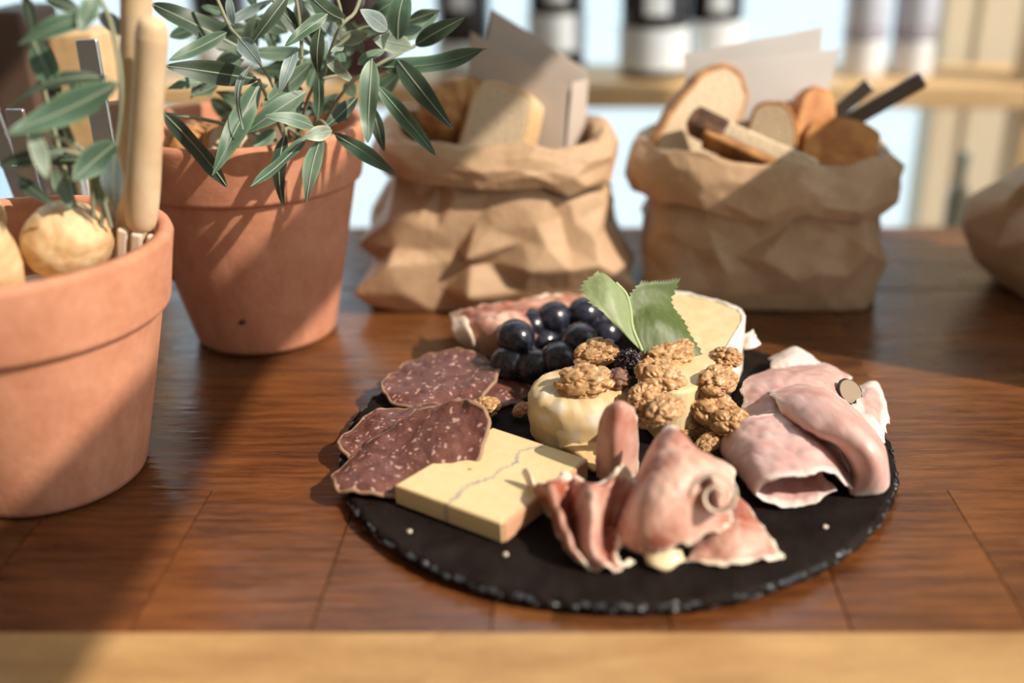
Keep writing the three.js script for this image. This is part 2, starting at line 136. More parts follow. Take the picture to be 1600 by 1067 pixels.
// a folded sheet: Catmull-Rom patch through a grid of points, with thickness and ragged edges
function cr(a, b, c, d, t) { const t2 = t * t, t3 = t2 * t; return 0.5 * (2 * b + (c - a) * t + (2 * a - 5 * b + 4 * c - d) * t2 + (3 * b - a - 3 * c + d) * t3); }
function crAt(list, u) {
  const n = list.length - 1, f = clamp(u) * n, i = Math.min(n - 1, Math.floor(f)), t = f - i;
  const ext = (a, b) => a.map((v, k) => 2 * v - b[k]);
  const p1 = list[i], p2 = list[i + 1], p0 = i ? list[i - 1] : ext(p1, p2), p3 = i + 2 <= n ? list[i + 2] : ext(p2, p1);
  return p1.map((_, k) => cr(p0[k], p1[k], p2[k], p3[k], t));
}
function sheet(grid, { nu = 48, nv = 40, thick = 0.0014, rough = 0.0012, ragged = 0.0015, saw = 0, col = null, freq = 90, minY = -1 } = {}) {
  const P = [], seedo = rr(0, 50);
  for (let j = 0; j <= nv; j++) {
    const row = grid.map(r => crAt(r, j / nv));
    for (let i = 0; i <= nu; i++) {
      const p = V(...crAt(row, i / nu));
      p.y += rough * fbm3(p.x * freq, p.z * freq, seedo, 3); P.push(p);
    }
  }
  const id = (i, j) => j * (nu + 1) + i;
  const N = P.map(() => V());
  for (let j = 0; j <= nv; j++) for (let i = 0; i <= nu; i++) {
    const a = P[id(Math.min(nu, i + 1), j)].clone().sub(P[id(Math.max(0, i - 1), j)]), b = P[id(i, Math.min(nv, j + 1))].clone().sub(P[id(i, Math.max(0, j - 1))]);
    N[id(i, j)].crossVectors(a, b).normalize();
  }
  if (ragged || saw) for (let j = 0; j <= nv; j++) for (let i = 0; i <= nu; i++) {   // pull the border in and out
    const e = Math.min(i, nu - i, j, nv - j); if (e) continue;
    const q = P[id(clamp(i, 1, nu - 1), clamp(j, 1, nv - 1))], d = P[id(i, j)].clone().sub(q).normalize();
    const q2 = P[id(i, j)];
    P[id(i, j)].addScaledVector(d, ragged * (n3(q2.x * 90 + seedo, q2.y * 90, q2.z * 90) + 0.25 * n3(q2.x * 420 + seedo, q2.y * 420, q2.z * 420)) + saw * (((i + j) % 3) / 2));
  }
  const pos = [], colr = [], uv = [], idx = [], n = P.length;
  for (const s of [0.5, -0.5]) P.forEach((p, k) => {
    const i = k % (nu + 1), j = Math.floor(k / (nu + 1)), e = Math.min(i, nu - i, j, nv - j);
    const t = thick * s * (e === 0 ? 0.35 : e === 1 ? 0.85 : 1);
    const q = p.clone().addScaledVector(N[k], t); q.y = Math.max(q.y, minY + (s > 0 ? thick * 0.6 : 0));
    pos.push(q.x, q.y, q.z); uv.push(i / nu, j / nv); colr.push(...(col ? col(i / nu, j / nv, p, s) : [1, 1, 1]));
  });
  for (let j = 0; j < nv; j++) for (let i = 0; i < nu; i++) {
    const a = id(i, j), b = id(i + 1, j), c = id(i, j + 1), d = id(i + 1, j + 1);
    idx.push(a, b, d, a, d, c, a + n, d + n, b + n, a + n, c + n, d + n);
  }
  const edge = (a, b) => idx.push(a, a + n, b + n, a, b + n, b);
  for (let i = 0; i < nu; i++) { edge(id(i, 0), id(i + 1, 0)); edge(id(i + 1, nv), id(i, nv)); }
  for (let j = 0; j < nv; j++) { edge(id(0, j + 1), id(0, j)); edge(id(nu, j), id(nu, j + 1)); }
  const g = new THREE.BufferGeometry();
  g.setAttribute('position', new THREE.Float32BufferAttribute(pos, 3)); g.setAttribute('uv', new THREE.Float32BufferAttribute(uv, 2)); g.setAttribute('color', new THREE.Float32BufferAttribute(colr, 3));
  g.setIndex(idx); g.computeVertexNormals(); return g;
}

// ------------------------------------------------------------------ materials
const woodTex = (base, dark, w = 1024, h = 512, sx = 5, sy = 60) => tex(w, h, (u, v) => {
  const warpv = 0.006 * fbm(u * 4, v * 3, 3);
  const g = fbm(u * sx, (v + warpv) * sy, 5), fine = n2(u * 26, v * 240) * 0.5 + n2(u * 60, v * 420) * 0.3, big = fbm(u * 2.2 + 9, v * 4, 3);
  const t = clamp(0.5 + 0.55 * g + 0.22 * fine + 0.45 * big);
  return mix3(dark, base, t);
});
const tableTex = woodTex([0.225, 0.085, 0.026], [0.062, 0.022, 0.009]);
const tableBump = tex(512, 512, (u, v) => 0.5 + 0.3 * fbm(u * 5, v * 70, 4) + 0.15 * n2(u * 20, v * 200), false);
const tableRough = tex(512, 256, (u, v) => 0.27 + 0.13 * fbm(u * 4, v * 14, 4), false);
const M = {};
M.table = [0, 1, 2].map(i => mat([[1, 1, 1], [0.86, 0.8, 0.76], [1.0, 0.92, 0.86]][i], 1, { map: tableTex, bumpMap: tableBump, bumpScale: 0.0007, roughnessMap: tableRough, specularIntensity: 1.0 }));
M.edge = mat([1, 1, 1], 0.6, { map: woodTex([0.56, 0.34, 0.14], [0.36, 0.19, 0.07], 512, 256, 4, 18), bumpMap: tableBump, bumpScale: 0.0004 });
M.pine = mat([1, 1, 1], 0.6, { map: woodTex([0.72, 0.5, 0.26], [0.56, 0.36, 0.17], 512, 256, 3, 14) });
M.terracotta = mat([1, 1, 1], 0.85, {
  map: tex(1024, 512, (u, v) => { const a = fbm(u * 7, v * 5, 5), b = fbm(u * 30 + 4, v * 22, 4), s = n2(u * 160, v * 120); return mix3([0.50, 0.2, 0.105], [0.65, 0.3, 0.18], clamp(0.5 + 0.55 * a + 0.3 * b + 0.08 * s)); }),
  bumpMap: tex(512, 512, (u, v) => 0.5 + 0.25 * fbm(u * 40, v * 40, 4) + 0.15 * n2(u * 8, v * 90), false), bumpScale: 0.0002
});
M.paper = mat([1, 1, 1], 0.62, {
  map: tex(512, 512, (u, v) => { const a = fbm(u * 8, v * 8, 4), l = 0.5 + 0.5 * Math.sin(u * 512 * 0.8); return mix3([0.43, 0.27, 0.15], [0.55, 0.37, 0.225], clamp(0.5 + 0.5 * a + 0.15 * n2(u * 90, v * 30) + 0.06 * l)); }),
  bumpMap: tex(256, 256, (u, v) => 0.5 + 0.3 * fbm(u * 14, v * 14, 4), false), bumpScale: 0.0008
});
M.napkin = [mat([0.5, 0.42, 0.36], 0.9), mat([0.62, 0.59, 0.57], 0.9)];
const poreBump = tex(512, 512, (u, v) => { const a = n2(u * 15, v * 15), b = n2(u * 34 + 7, v * 34); return clamp(0.7 - 0.7 * sm(0.35, 0.8, a) - 0.4 * sm(0.4, 0.8, b)); }, false);
M.crumb = mat([1, 1, 1], 0.95, { map: tex(256, 256, (u, v) => mix3([0.68, 0.5, 0.31], [0.82, 0.69, 0.51], clamp(0.5 + 0.7 * fbm(u * 9, v * 9, 4)))), bumpMap: poreBump, bumpScale: 0.0009 });
const crustTex = (a, b) => tex(256, 256, (u, v) => mix3(a, b, clamp(0.5 + 0.9 * fbm(u * 5, v * 5, 4))));
M.crust = mat([1, 1, 1], 0.7, { map: crustTex([0.30, 0.12, 0.035], [0.58, 0.30, 0.11]) });
M.crustDark = mat([1, 1, 1], 0.75, { map: crustTex([0.05, 0.025, 0.016], [0.24, 0.11, 0.05]) });
M.crustGold = mat([1, 1, 1], 0.6, { map: crustTex([0.42, 0.15, 0.035], [0.66, 0.32, 0.1]) });
M.roll = mat([1, 1, 1], 0.65, { map: crustTex([0.56, 0.33, 0.14], [0.76, 0.56, 0.32]) });
M.handle = mat([1, 1, 1], 0.45, { map: woodTex([0.8, 0.63, 0.42], [0.6, 0.4, 0.22], 512, 256, 3, 6) });
M.slate = mat([1, 1, 1], 0.7, { specularIntensity: 0.12, map: tex(512, 512, (u, v) => mix3([0.009, 0.0062, 0.0054], [0.022, 0.0155, 0.0135], clamp(0.5 + 0.6 * fbm(u * 9, v * 9, 5)))), bumpMap: tex(512, 512, (u, v) => 0.5 + 0.4 * fbm(u * 14, v * 14, 5), false), bumpScale: 0.0012 });
M.vc = (rough, o = {}) => mat([1, 1, 1], rough, { vertexColors: true, ...o });
M.ham = M.vc(0.42, { specularIntensity: 0.7, clearcoat: 0.15, clearcoatRoughness: 0.4 });
M.pros = M.vc(0.4, { specularIntensity: 0.7, clearcoat: 0.15, clearcoatRoughness: 0.4 });
M.fat = mat([0.80, 0.68, 0.55], 0.45);
M.fatYellow = mat([0.80, 0.66, 0.40], 0.45);
M.steel = mat([0.55, 0.53, 0.52], 0.25, { metalness: 1 });
M.steelDark = mat([0.2, 0.165, 0.14], 0.35, { metalness: 0.9 });
M.glass = mat([0.95, 0.98, 1], 0.03, { transmission: 1, thickness: 0, ior: 1.45 });
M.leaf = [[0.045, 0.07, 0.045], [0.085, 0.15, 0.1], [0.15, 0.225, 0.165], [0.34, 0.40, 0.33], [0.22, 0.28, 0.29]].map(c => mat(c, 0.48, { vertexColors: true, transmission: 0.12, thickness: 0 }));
M.stem = mat([0.27, 0.28, 0.18], 0.7);
M.cream = mat([0.76, 0.66, 0.50], 0.9);
M.plaster = mat([0.6, 0.52, 0.43], 0.95);
M.darkWood = mat([0.11, 0.065, 0.045], 0.7);

// ------------------------------------------------------------------ room
struct('floor', box(4.4, 0.1, 4.2, -0.6, -0.95, 1.0), mat([0.3, 0.22, 0.16], 0.7), 'brown floor of the room under the table', 'floor');
struct('ceiling', box(4.4, 0.1, 4.2, -0.6, 2.15, 1.0), M.plaster, 'plain plaster ceiling of the room', 'ceiling');
struct('wall_left', box(0.1, 3.1, 4.2, -2.75, 0.6, 1.0), M.plaster, 'plaster wall at the left of the room', 'wall');
struct('wall_front', box(4.2, 3.1, 0.1, -0.6, 0.6, 3.05), M.plaster, 'plaster wall behind the viewpoint', 'wall');
{ // right wall with a wide opening
  const g = BGU.mergeGeometries([box(0.1, 0.8, 4.1, 1.5, -0.55, 0.95), box(0.1, 0.12, 4.1, 1.5, 2.05, 0.95), box(0.1, 2.2, 0.35, 1.5, 0.9, -0.92), box(0.1, 2.2, 0.85, 1.5, 0.9, 2.58)]);
  struct('wall_right', g, M.plaster, 'plaster wall at the right with a wide window opening', 'wall');
  const w = BGU.mergeGeometries([box(0.05, 2.1, 0.05, 1.5, 0.92, -0.1), box(0.06, 0.05, 2.9, 1.5, -0.12, 0.7), box(0.06, 0.03, 2.9, 1.5, 1.98, 0.7), box(0.02, 0.062, 2.9, 1.5, 1.623, 0.7)]);
  struct('window_1', w, M.pine, 'light wood window frame in the right wall', 'window');
}
{ // back wall: glazed opening at the left, cream pier at the right
  const g = BGU.mergeGeometries([box(0.96, 3.1, 0.1, 1.035, 0.6, -1.1), box(0.7, 3.1, 0.1, -2.4, 0.6, -1.1), box(2.6, 0.3, 0.1, -0.75, 1.95, -1.1), box(2.6, 0.25, 0.1, -0.75, -0.87, -1.1)]);
  struct('wall_back', g, M.cream, 'cream wall pier beside the bright glazing at the back', 'wall');
  const f = struct('window_2', BGU.mergeGeometries([box(0.05, 2.6, 0.07, 0.532, 0.5, -1.09), box(0.05, 2.6, 0.07, -2.03, 0.5, -1.09), box(2.6, 0.05, 0.07, -0.75, 1.78, -1.09), box(2.6, 0.05, 0.07, -0.75, -0.72, -1.09)]), M.cream, 'cream painted frame of the tall glazing at the back', 'window');
  mesh('pane', box(2.52, 2.44, 0.006, -0.75, 0.53, -1.09), M.glass, f);
}
struct('ground_terrace', box(60, 0.1, 60, 0, -1.05, -31.2), mat([0.55, 0.63, 0.67], 0.9), 'pale sunlit paving outside behind the glazing', 'terrace');

// ------------------------------------------------------------------ table
{
  const t = thing('wooden_table', 'brown varnished plank table with a pale wood front edge', 'table');
  const plank = (x0, x1, z0, z1, m, y = 0, name = 'plank') => {
    const w = x1 - x0, d = z1 - z0, g = name === 'block' ? box(w - 0.0007, 0.03, d - 0.0002) : rbox(w - 0.0008, 0.03, d - 0.0004, 0.0006, 0, 0, 0);
    uvPlan(g, 2.2, rr(0, 1), rr(0, 1)); const o = mesh(name, g, m, t); o.position.set((x0 + x1) / 2, -0.015 + y, (z0 + z1) / 2); return o;
  };
  plank(-1.1, 0.95, -0.40, -0.245, M.table[1]);
  plank(-1.1, 0.95, -0.245, -0.088, M.table[0], -0.0004);
  plank(-1.1, 0.95, -0.088, 0.045, M.table[2], 0);
  for (let i = -11; i < 12; i++) plank(-0.0575 + i * 0.0755, -0.0575 + (i + 1) * 0.0755, 0.045, 0.1575, M.table[i % 4 ? 2 : 0], i % 2 ? -0.0002 : 0, 'block');
  plank(-1.1, 0.95, 0.158, 0.25, M.edge, 0.001, 'edge_strip');
  for (const [x, z] of [[-1.0, -0.34], [0.87, -0.34], [-1.0, 0.2], [0.87, 0.2]]) mesh('leg', box(0.07, 0.87, 0.07, x, -0.465, z), M.table[1], t);
}

// ------------------------------------------------------------------ slate board
{
  const t = thing('slate_board', 'round dark slate serving board with chipped rim under the cold cuts', 'board');
  const pts = [[0, 0.0005], [0.12, 0.0005], [0.145, 0.0008], [0.1475, 0.002], [0.1495, 0.0045], [0.1475, 0.007], [0.1455, 0.008], [0.12, 0.008], [0.06, 0.008], [0, 0.008]];
  const g = weld(lathe(pts, 260));
  warp(g, v => { const r = Math.hypot(v.x, v.z); if (r > 0.14) { const a = Math.atan2(v.z, v.x), k = sm(0.14, 0.148, r); const q = 1 + k * (0.012 * fbm3(Math.cos(a) * 9, Math.sin(a) * 9, v.y * 200, 4) + 0.006 * n3(Math.cos(a) * 40, Math.sin(a) * 40, v.y * 300)); v.x *= q; v.z *= q; v.y += k * 0.0011 * n3(v.x * 160, v.y * 300, v.z * 160); v.y = Math.max(v.y, 0.0003); } });
  uvPlan(g, 4); mesh('slab', g, M.slate, t);
  // knapped rim: small flakes split off all round
  const flakes = []; for (let i = 0; i < 230; i++) { const a = i / 230 * Math.PI * 2 + rr(-0.01, 0.01), f = warp(ico(1), v => { v.multiplyScalar(1 + 0.35 * n3(v.x * 2 + i, v.y * 2, v.z * 2)); v.multiply(V(rr(0.0009, 0.0016), rr(0.0006, 0.0018), rr(0.0018, 0.0034))); }); f.rotateZ(rr(-0.5, 0.5)).rotateY(-a).translate(Math.cos(a) * rr(0.1472, 0.1488), rr(0.0035, 0.0066), Math.sin(a) * 0.148); flakes.push(f.toNonIndexed()); f.dispose(); }
  const fg = BGU.mergeGeometries(flakes); fg.computeVertexNormals(); const fo = mesh('chipped_rim', fg, mat([0.045, 0.052, 0.06], 0.34), t); fo.userData.kind = 'stuff';
}

// ------------------------------------------------------------------ terracotta pots
function pot(label, x, z, H, step, r0, r1, r2) {
  const t = thing('terracotta_pot', label, 'pot', [x, 0, z]);
  const body = [[0.0, 0.001], [r0 - 0.004, 0.001], [r0 - 0.001, 0.002], [r0, 0.005], [mix(r0, r1, 0.5), step * 0.5], [r1, step - 0.003], [r1 - 0.0002, step], [r1 - 0.006, step + 0.001], [r1 - 0.008, step - 0.004], [mix(r0, r1, 0.5) - 0.007, step * 0.5], [r0 - 0.007, 0.01], [0, 0.01]];
  const cut = (pts) => { const l = lathe(pts, 96); const u = l.attributes.uv; for (let i = 0; i < u.count; i++) u.setXY(i, u.getX(i) * 2, l.attributes.position.getY(i) * 5); return l; };
  mesh('body', cut(body), M.terracotta, t);
  const k = H - step;
  const rim = [[r1 - 0.006, step + 0.001], [r1 + 0.002, step - 0.0005], [r1 + 0.0042, step + 0.001], [r1 + 0.0048, step + 0.003], [mix(r1 + 0.0048, r2, 0.6), step + k * 0.6], [r2, H - 0.004], [r2 - 0.001, H - 0.001], [r2 - 0.003, H], [r2 - 0.006, H - 0.0005], [r2 - 0.0075, H - 0.003], [r2 - 0.010, step + k * 0.5], [r1 - 0.006, step + 0.001]];
  mesh('rim', cut(rim), M.terracotta, t);
  return t;
}
pot('sunlit terracotta pot holding bread rolls and wooden handled utensils', -0.297, 0.028, 0.13, 0.091, 0.047, 0.067, 0.0775);
const pot2 = pot('terracotta pot behind, holding the leafy olive branches', -0.235, -0.164, 0.145, 0.108, 0.047, 0.0685, 0.0785);

{ // worn maker's stamp pressed into the rim: two short rows of strokes
  const gs = []; for (const [y, n] of [[0.1335, 5], [0.1265, 9]]) for (let i = 0; i < n; i++) { const a = 1.9 - (i - n / 2) * 0.026, r = 0.0768 - (0.145 - y) * 0.07 - 0.0004; gs.push(rbox(0.0007, rr(0.0028, 0.0042), 0.0012, 0.0003).rotateZ(rr(-0.35, 0.35)).rotateY(Math.PI / 2 - a).translate(Math.cos(a) * r, y, Math.sin(a) * r)); }
  mesh('maker_stamp', BGU.mergeGeometries(gs), M.terracotta, pot2);
}

mesh('chip', warp(ico(4), v => { v.multiplyScalar(1 + 0.3 * n3(v.x * 2, v.y * 2, v.z * 2)); v.multiply(V(0.0022, 0.0016, 0.0006)); }).rotateZ(0.6).translate(0.001, 0.028, 0.0528), mat([0.09, 0.04, 0.025], 0.9), pot2).userData.label = 'small dark chip';

// bread rolls and handles in the front pot
function blobRoll(label, pos, sc, rot, m) {
  const g = warp(ico(14), v => { const k = 1 + 0.06 * fbm3(v.x * 1.6, v.y * 1.6, v.z * 1.6, 3); v.multiplyScalar(k); v.multiply(V(...sc)); });
  uvPlan(g, 14, 0, 0, 'x', 'y'); const o = mesh('bread_roll', g, m); o.position.set(...pos); o.rotation.set(...rot); return tag(o, label, 'bread', 'rolls in the front pot');
}
blobRoll('round golden bread roll beside the wooden handles', [-0.271, 0.125, 0.018], [0.021, 0.019, 0.021], [0.2, 0.3, 0.1], M.roll);
blobRoll('long pale bread roll at the left picture edge', [-0.302, 0.128, 0.046], [0.018, 0.032, 0.018], [0.2, 0, 0.25], M.roll);
blobRoll('small bread roll peeking up at the far left', [-0.327, 0.135, 0.012], [0.022, 0.024, 0.02], [0.5, 0.2, 0.4], M.roll);
blobRoll('flat loaf filling the front pot under the rolls', [-0.297, 0.083, 0.028], [0.05, 0.022, 0.05], [0, 0.9, 0], M.roll);

function utensil(label, base, top, r, prongs) {
  const t = thing('serving_fork', label, 'fork', base, 'wooden handled utensils');
  const d = V(...top).sub(V(...base)), L = d.length(); t.quaternion.setFromUnitVectors(V(0, 1, 0), d.normalize());
  const pr = [[0, 0], [r * 0.62, 0.0008], [r * 0.93, 0.004], [r * 1.06, 0.014], [r * 1.08, L * 0.25], [r * 1.0, L * 0.5], [r * 0.94, L * 0.72], [r * 0.98, L * 0.88], [r * 0.95, L - 0.008], [r * 0.72, L - 0.002], [0, L]];
  const cv = new THREE.SplineCurve(pr.map(p => new THREE.Vector2(...p))).getPoints(60).map(p => [Math.max(0, p.x), p.y]);
  const g = lathe(cv, 32); uvPlan(g, 6, 0, rr(0, 1), 'y', 'x'); mesh('handle', g, M.handle, t);
  for (const [x, z] of prongs) { const p = mesh('prong', rbox(0.0056, 0.06, 0.004, 0.0018, x, -0.029, z), M.fat, t); p.userData.label = 'pale prong below the handle'; }
  return t;
}
utensil('wooden handled fork standing nearest in the front pot', [-0.2390, 0.127, 0.006], [-0.2105, 0.2315, 0.022], 0.0074, [[-0.007, 0.004], [0.0, 0.005], [0.0072, 0.004]]);
utensil('darker wooden handled fork standing behind the nearest handle', [-0.251, 0.112, -0.008], [-0.2195, 0.262, 0.003], 0.0074, [[-0.004, 0], [0.004, 0]]);

// ------------------------------------------------------------------ olive branches
const leafGeos = [0, 1, 2, 3, 4].map(k => {
  const nu = 18, nv = 6, pos = [], col = [], idx = [], uv = [];
  const bend = [0.10, -0.12, 0.2, 0.03, -0.05][k], fold = [0.25, 0.4, 0.15, 0.55, 0.3][k], tw = [0.2, -0.3, 0.5, -0.1, 0.35][k], wav = [0.02, 0.03, 0.015, 0.05, 0.025][k];
  for (let i = 0; i <= nu; i++) for (let j = 0; j <= nv; j++) {
    const u = i / nu, s = j / nv * 2 - 1, w = 0.5 * Math.pow(Math.sin(Math.PI * Math.pow(u, 0.85)), 0.78) * (1 - 0.12 * u) + 0.015;
    const a = tw * (u - 0.5), y0 = s * w, z0 = fold * 0.5 * Math.abs(s) * w;
    const y = y0 * Math.cos(a) - z0 * Math.sin(a), z = y0 * Math.sin(a) * 0.3 + z0 * Math.cos(a);
    pos.push(u, y, z * 0.35 + bend * Math.sin(Math.PI * u) + wav * Math.sin(u * 9 + k) * s);
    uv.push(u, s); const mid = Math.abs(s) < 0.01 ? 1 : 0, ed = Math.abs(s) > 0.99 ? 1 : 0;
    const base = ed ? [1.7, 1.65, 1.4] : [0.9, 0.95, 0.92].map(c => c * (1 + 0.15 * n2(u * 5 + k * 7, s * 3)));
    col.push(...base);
  }
  for (let i = 0; i < nu; i++) for (let j = 0; j < nv; j++) { const a = i * (nv + 1) + j; idx.push(a, a + nv + 1, a + nv + 2, a, a + nv + 2, a + 1); }
  const g = new THREE.BufferGeometry(); g.setAttribute('position', new THREE.Float32BufferAttribute(pos, 3)); g.setAttribute('color', new THREE.Float32BufferAttribute(col, 3)); g.setAttribute('uv', new THREE.Float32BufferAttribute(uv, 2));
  g.setIndex(idx); g.computeVertexNormals(); return g;
});
const ribGeos = leafGeos.map(g => { const p = g.attributes.position, pts = []; for (let i = 0; i <= 18; i++) { const k = i * 7 + 3; pts.push([p.getX(k), p.getY(k), p.getZ(k) + 0.006]); } const t = tube(pts, 1, 22, 5), c = new THREE.CatmullRomCurve3(pts.map(q => V(...q)));
  const P = t.attributes.position; for (let i = 0; i <= 22; i++) { const o = c.getPointAt(i / 22), w = mix(0.045, 0.012, i / 22); for (let j = 0; j <= 5; j++) { const q = i * 6 + j, d = V().fromBufferAttribute(P, q).sub(o); P.setXYZ(q, o.x + d.x * 0.008, o.y + d.y * w, o.z + d.z * 0.008); } } t.computeVertexNormals(); return t; });
M.rib = mat([0.3, 0.36, 0.25], 0.5);
function olive(label, stems, leaves, base) {
  const t = thing('olive_branches', label, 'plant', base);
  for (const s of stems) mesh('stem', tube(offset(s, base), 0.0011, 26, 6), M.stem, t);
  leaves.forEach(([a, b, w, tone], k) => {
    const A = V(...a), d = V(...b).sub(A), L = d.length(), x = d.clone().normalize();
    const view = V(-0.02, 0.22, 0.6).applyAxisAngle(x, rr(-0.5, 0.5)), z = view.addScaledVector(x, -view.dot(x)).normalize(), y = z.clone().cross(x);
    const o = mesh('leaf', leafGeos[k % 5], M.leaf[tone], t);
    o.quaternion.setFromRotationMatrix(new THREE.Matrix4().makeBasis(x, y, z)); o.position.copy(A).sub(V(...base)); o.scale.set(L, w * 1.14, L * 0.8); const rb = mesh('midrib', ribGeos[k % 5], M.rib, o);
  });
  return t;
}
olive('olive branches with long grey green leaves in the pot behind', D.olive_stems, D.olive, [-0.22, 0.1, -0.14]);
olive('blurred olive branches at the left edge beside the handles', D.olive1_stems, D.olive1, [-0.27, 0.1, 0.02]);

// ------------------------------------------------------------------ kraft paper bags
function bag(label, o) {
  const t = thing('paper_bag', label, 'bag', [o.x, 0, o.z]); t.rotation.y = o.rot || 0;
  const NT = o.nt || 46, sv = seed; seed = o.seed;
  const prof = [];                                                    // [kind, fraction]
  for (let i = 0; i <= 7; i++) prof.push(['w', i / 7]);
  prof.push(['r', 0.5]);
  for (let i = 0; i <= 4; i++) prof.push(['c', i / 4]);
  const NS = prof.length, P = [];
  const cache = {};
  const sup = (a, n, W, Dp) => {                                      // point of a rounded rectangle at a share of its outline
    const key = Math.round(n * 5) + '|' + Math.round(W / Dp * 20); let c = cache[key];
    if (!c) { c = { p: [], l: [0] }; for (let i = 0; i <= 400; i++) { const q = sup0(i / 400 * Math.PI * 2, n); c.p.push(q); if (i) c.l.push(c.l[i - 1] + Math.hypot((q[0] - c.p[i - 1][0]) * W, (q[1] - c.p[i - 1][1]) * Dp)); } cache[key] = c; }
    const L = c.l[400], t = ((a / (Math.PI * 2)) % 1 + 1) % 1 * L; let lo = 0, hi = 400; while (hi - lo > 1) { const m = (lo + hi) >> 1; if (c.l[m] > t) hi = m; else lo = m; }
    const f = (t - c.l[lo]) / (c.l[hi] - c.l[lo] || 1); return [mix(c.p[lo][0], c.p[hi][0], f), mix(c.p[lo][1], c.p[hi][1], f)];
  };
  const sup0 = (a, n) => { const c = Math.cos(a), s = Math.sin(a); return [Math.sign(c) * Math.pow(Math.abs(c), 2 / n), Math.sign(s) * Math.pow(Math.abs(s), 2 / n)]; };
  const curve = (l, h) => crAt(l.map(v => [v]), h)[0];
  for (let j = 0; j < NS; j++) for (let i = 0; i < NT; i++) {
    const [kind, f] = prof[j], h = kind === 'w' ? f : 1;
    const jit = (kind === 'w' && j > 0 && j < 7) ? 0.42 : kind === 'c' ? 0.2 : 0;
    const a = (i + (j % 2) * 0.5 + rr(-jit, jit)) / NT * Math.PI * 2, hh = clamp(h + (kind === 'w' && j > 1 && j < 7 ? rr(-0.06, 0.06) : 0));
    let W = curve(o.w, hh), Dp = curve(o.d, hh);
    const [cx, cz] = sup(a, mix(o.n0 || 5, o.n1 || 2.6, sm(0, 0.9, hh)), W, Dp);
    const Hm = o.H + (o.tilt ? o.tilt(a) : 0) + 0.004 * n2(Math.cos(a) * 2 + o.seed, Math.sin(a) * 2);
    let y = hh * Hm, out = 0;
    const amp = o.amp || 0.005;
    if (kind === 'w') out = amp * sm(0, 0.12, hh) * (1 - 0.5 * sm(0.85, 1, hh)) * (rr(-1, 1) * 0.95 + 0.7 * n3(Math.cos(a) * 2.4, hh * 2.6, Math.sin(a) * 2.4 + o.seed));
    if (kind === 'r') { y = Hm + 0.0035; out = 0.005; }
    if (kind === 'c') { const cl = o.cuff * (1 + 0.18 * n2(Math.cos(a) * 1.7 + o.seed * 3, Math.sin(a) * 1.7)); y = Hm - cl * f + 0.001; out = 0.0095 + 0.009 * Math.sin(Math.PI * Math.min(1, f * 0.85)) - 0.001 * f + rr(-1, 1) * 0.0022 + 0.003 * n2(Math.cos(a) * 4, Math.sin(a) * 4 + o.seed); W = mix(W, curve(o.w, clamp(1 - cl * f / Hm)), 0.6); Dp = mix(Dp, curve(o.d, clamp(1 - cl * f / Hm)), 0.6); }
    const L = Math.hypot(cx, cz) || 1;
    P.push(V(cx * W + cx / L * out + (o.lean || 0) * y, y, cz * Dp + cz / L * out));
  }
  // facets, subdivided and relaxed a little so the creases stay but lose their knife edge
  let idx = [], pos = P;
  const id = (i, j) => j * NT + ((i % NT) + NT) % NT;
  for (let j = 0; j < NS - 1; j++) for (let i = 0; i < NT; i++) {
    const a = id(i, j), b = id(i + 1, j), c = id(i, j + 1), d = id(i + 1, j + 1);
    if (j % 2) idx.push(a, d, c, a, b, d); else idx.push(a, b, c, b, d, c);
  }
  for (let it = 0; it < 3; it++) {
    const m = new Map(), ni = []; pos = pos.slice();
    const midp = (a, b) => { const k = a < b ? a * 1e6 + b : b * 1e6 + a; let r = m.get(k); if (r === undefined) { r = pos.length; pos.push(pos[a].clone().add(pos[b]).multiplyScalar(0.5)); m.set(k, r); } return r; };
    for (let q = 0; q < idx.length; q += 3) { const [a, b, c] = [idx[q], idx[q + 1], idx[q + 2]], ab = midp(a, b), bc = midp(b, c), ca = midp(c, a); ni.push(a, ab, ca, ab, b, bc, ca, bc, c, ab, bc, ca); }
    idx = ni;
  }
  for (let it = 0; it < (o.smooth ?? 1); it++) {
    const s = pos.map(() => V()), k = new Float32Array(pos.length);
    for (let q = 0; q < idx.length; q += 3) for (let e = 0; e < 3; e++) { const a = idx[q + e], b = idx[q + (e + 1) % 3]; s[a].add(pos[b]); k[a]++; s[b].add(pos[a]); k[b]++; }
    pos = pos.map((p, i) => p.y < 0.001 ? p : p.clone().lerp(s[i].divideScalar(k[i]), 0.45));
  }
  const g = new THREE.BufferGeometry(), arr = new Float32Array(pos.length * 3); pos.forEach((p, i) => arr.set([p.x, Math.max(0.0006, p.y), p.z], i * 3));
  g.setAttribute('position', new THREE.BufferAttribute(arr, 3)); g.setIndex(idx); g.computeVertexNormals(); uvPlan(g, 5, rr(0, 1), rr(0, 1), 'x', 'y');
  mesh('paper', g, M.paper, t);
  const bs = new THREE.Shape(P.slice(0, NT).map(p => new THREE.Vector2(p.x, -p.z)));
  mesh('bag_bottom', uvPlan(new THREE.ShapeGeometry(bs).rotateX(-Math.PI / 2).translate(0, 0.0008, 0), 5), M.paper, t);
  seed = sv; return t;
}
bag('left kraft paper bag with rolled rim, behind the grapes', { x: -0.079, z: -0.256, rot: 0.06, H: 0.121, cuff: 0.027, w: [0.097, 0.098, 0.091, 0.081, 0.07, 0.074], d: [0.055, 0.066, 0.066, 0.06, 0.054, 0.056], seed: 777, amp: 0.0085, nt: 24, n0: 8, tilt: a => 0.004 * Math.cos(a + 2.4) });
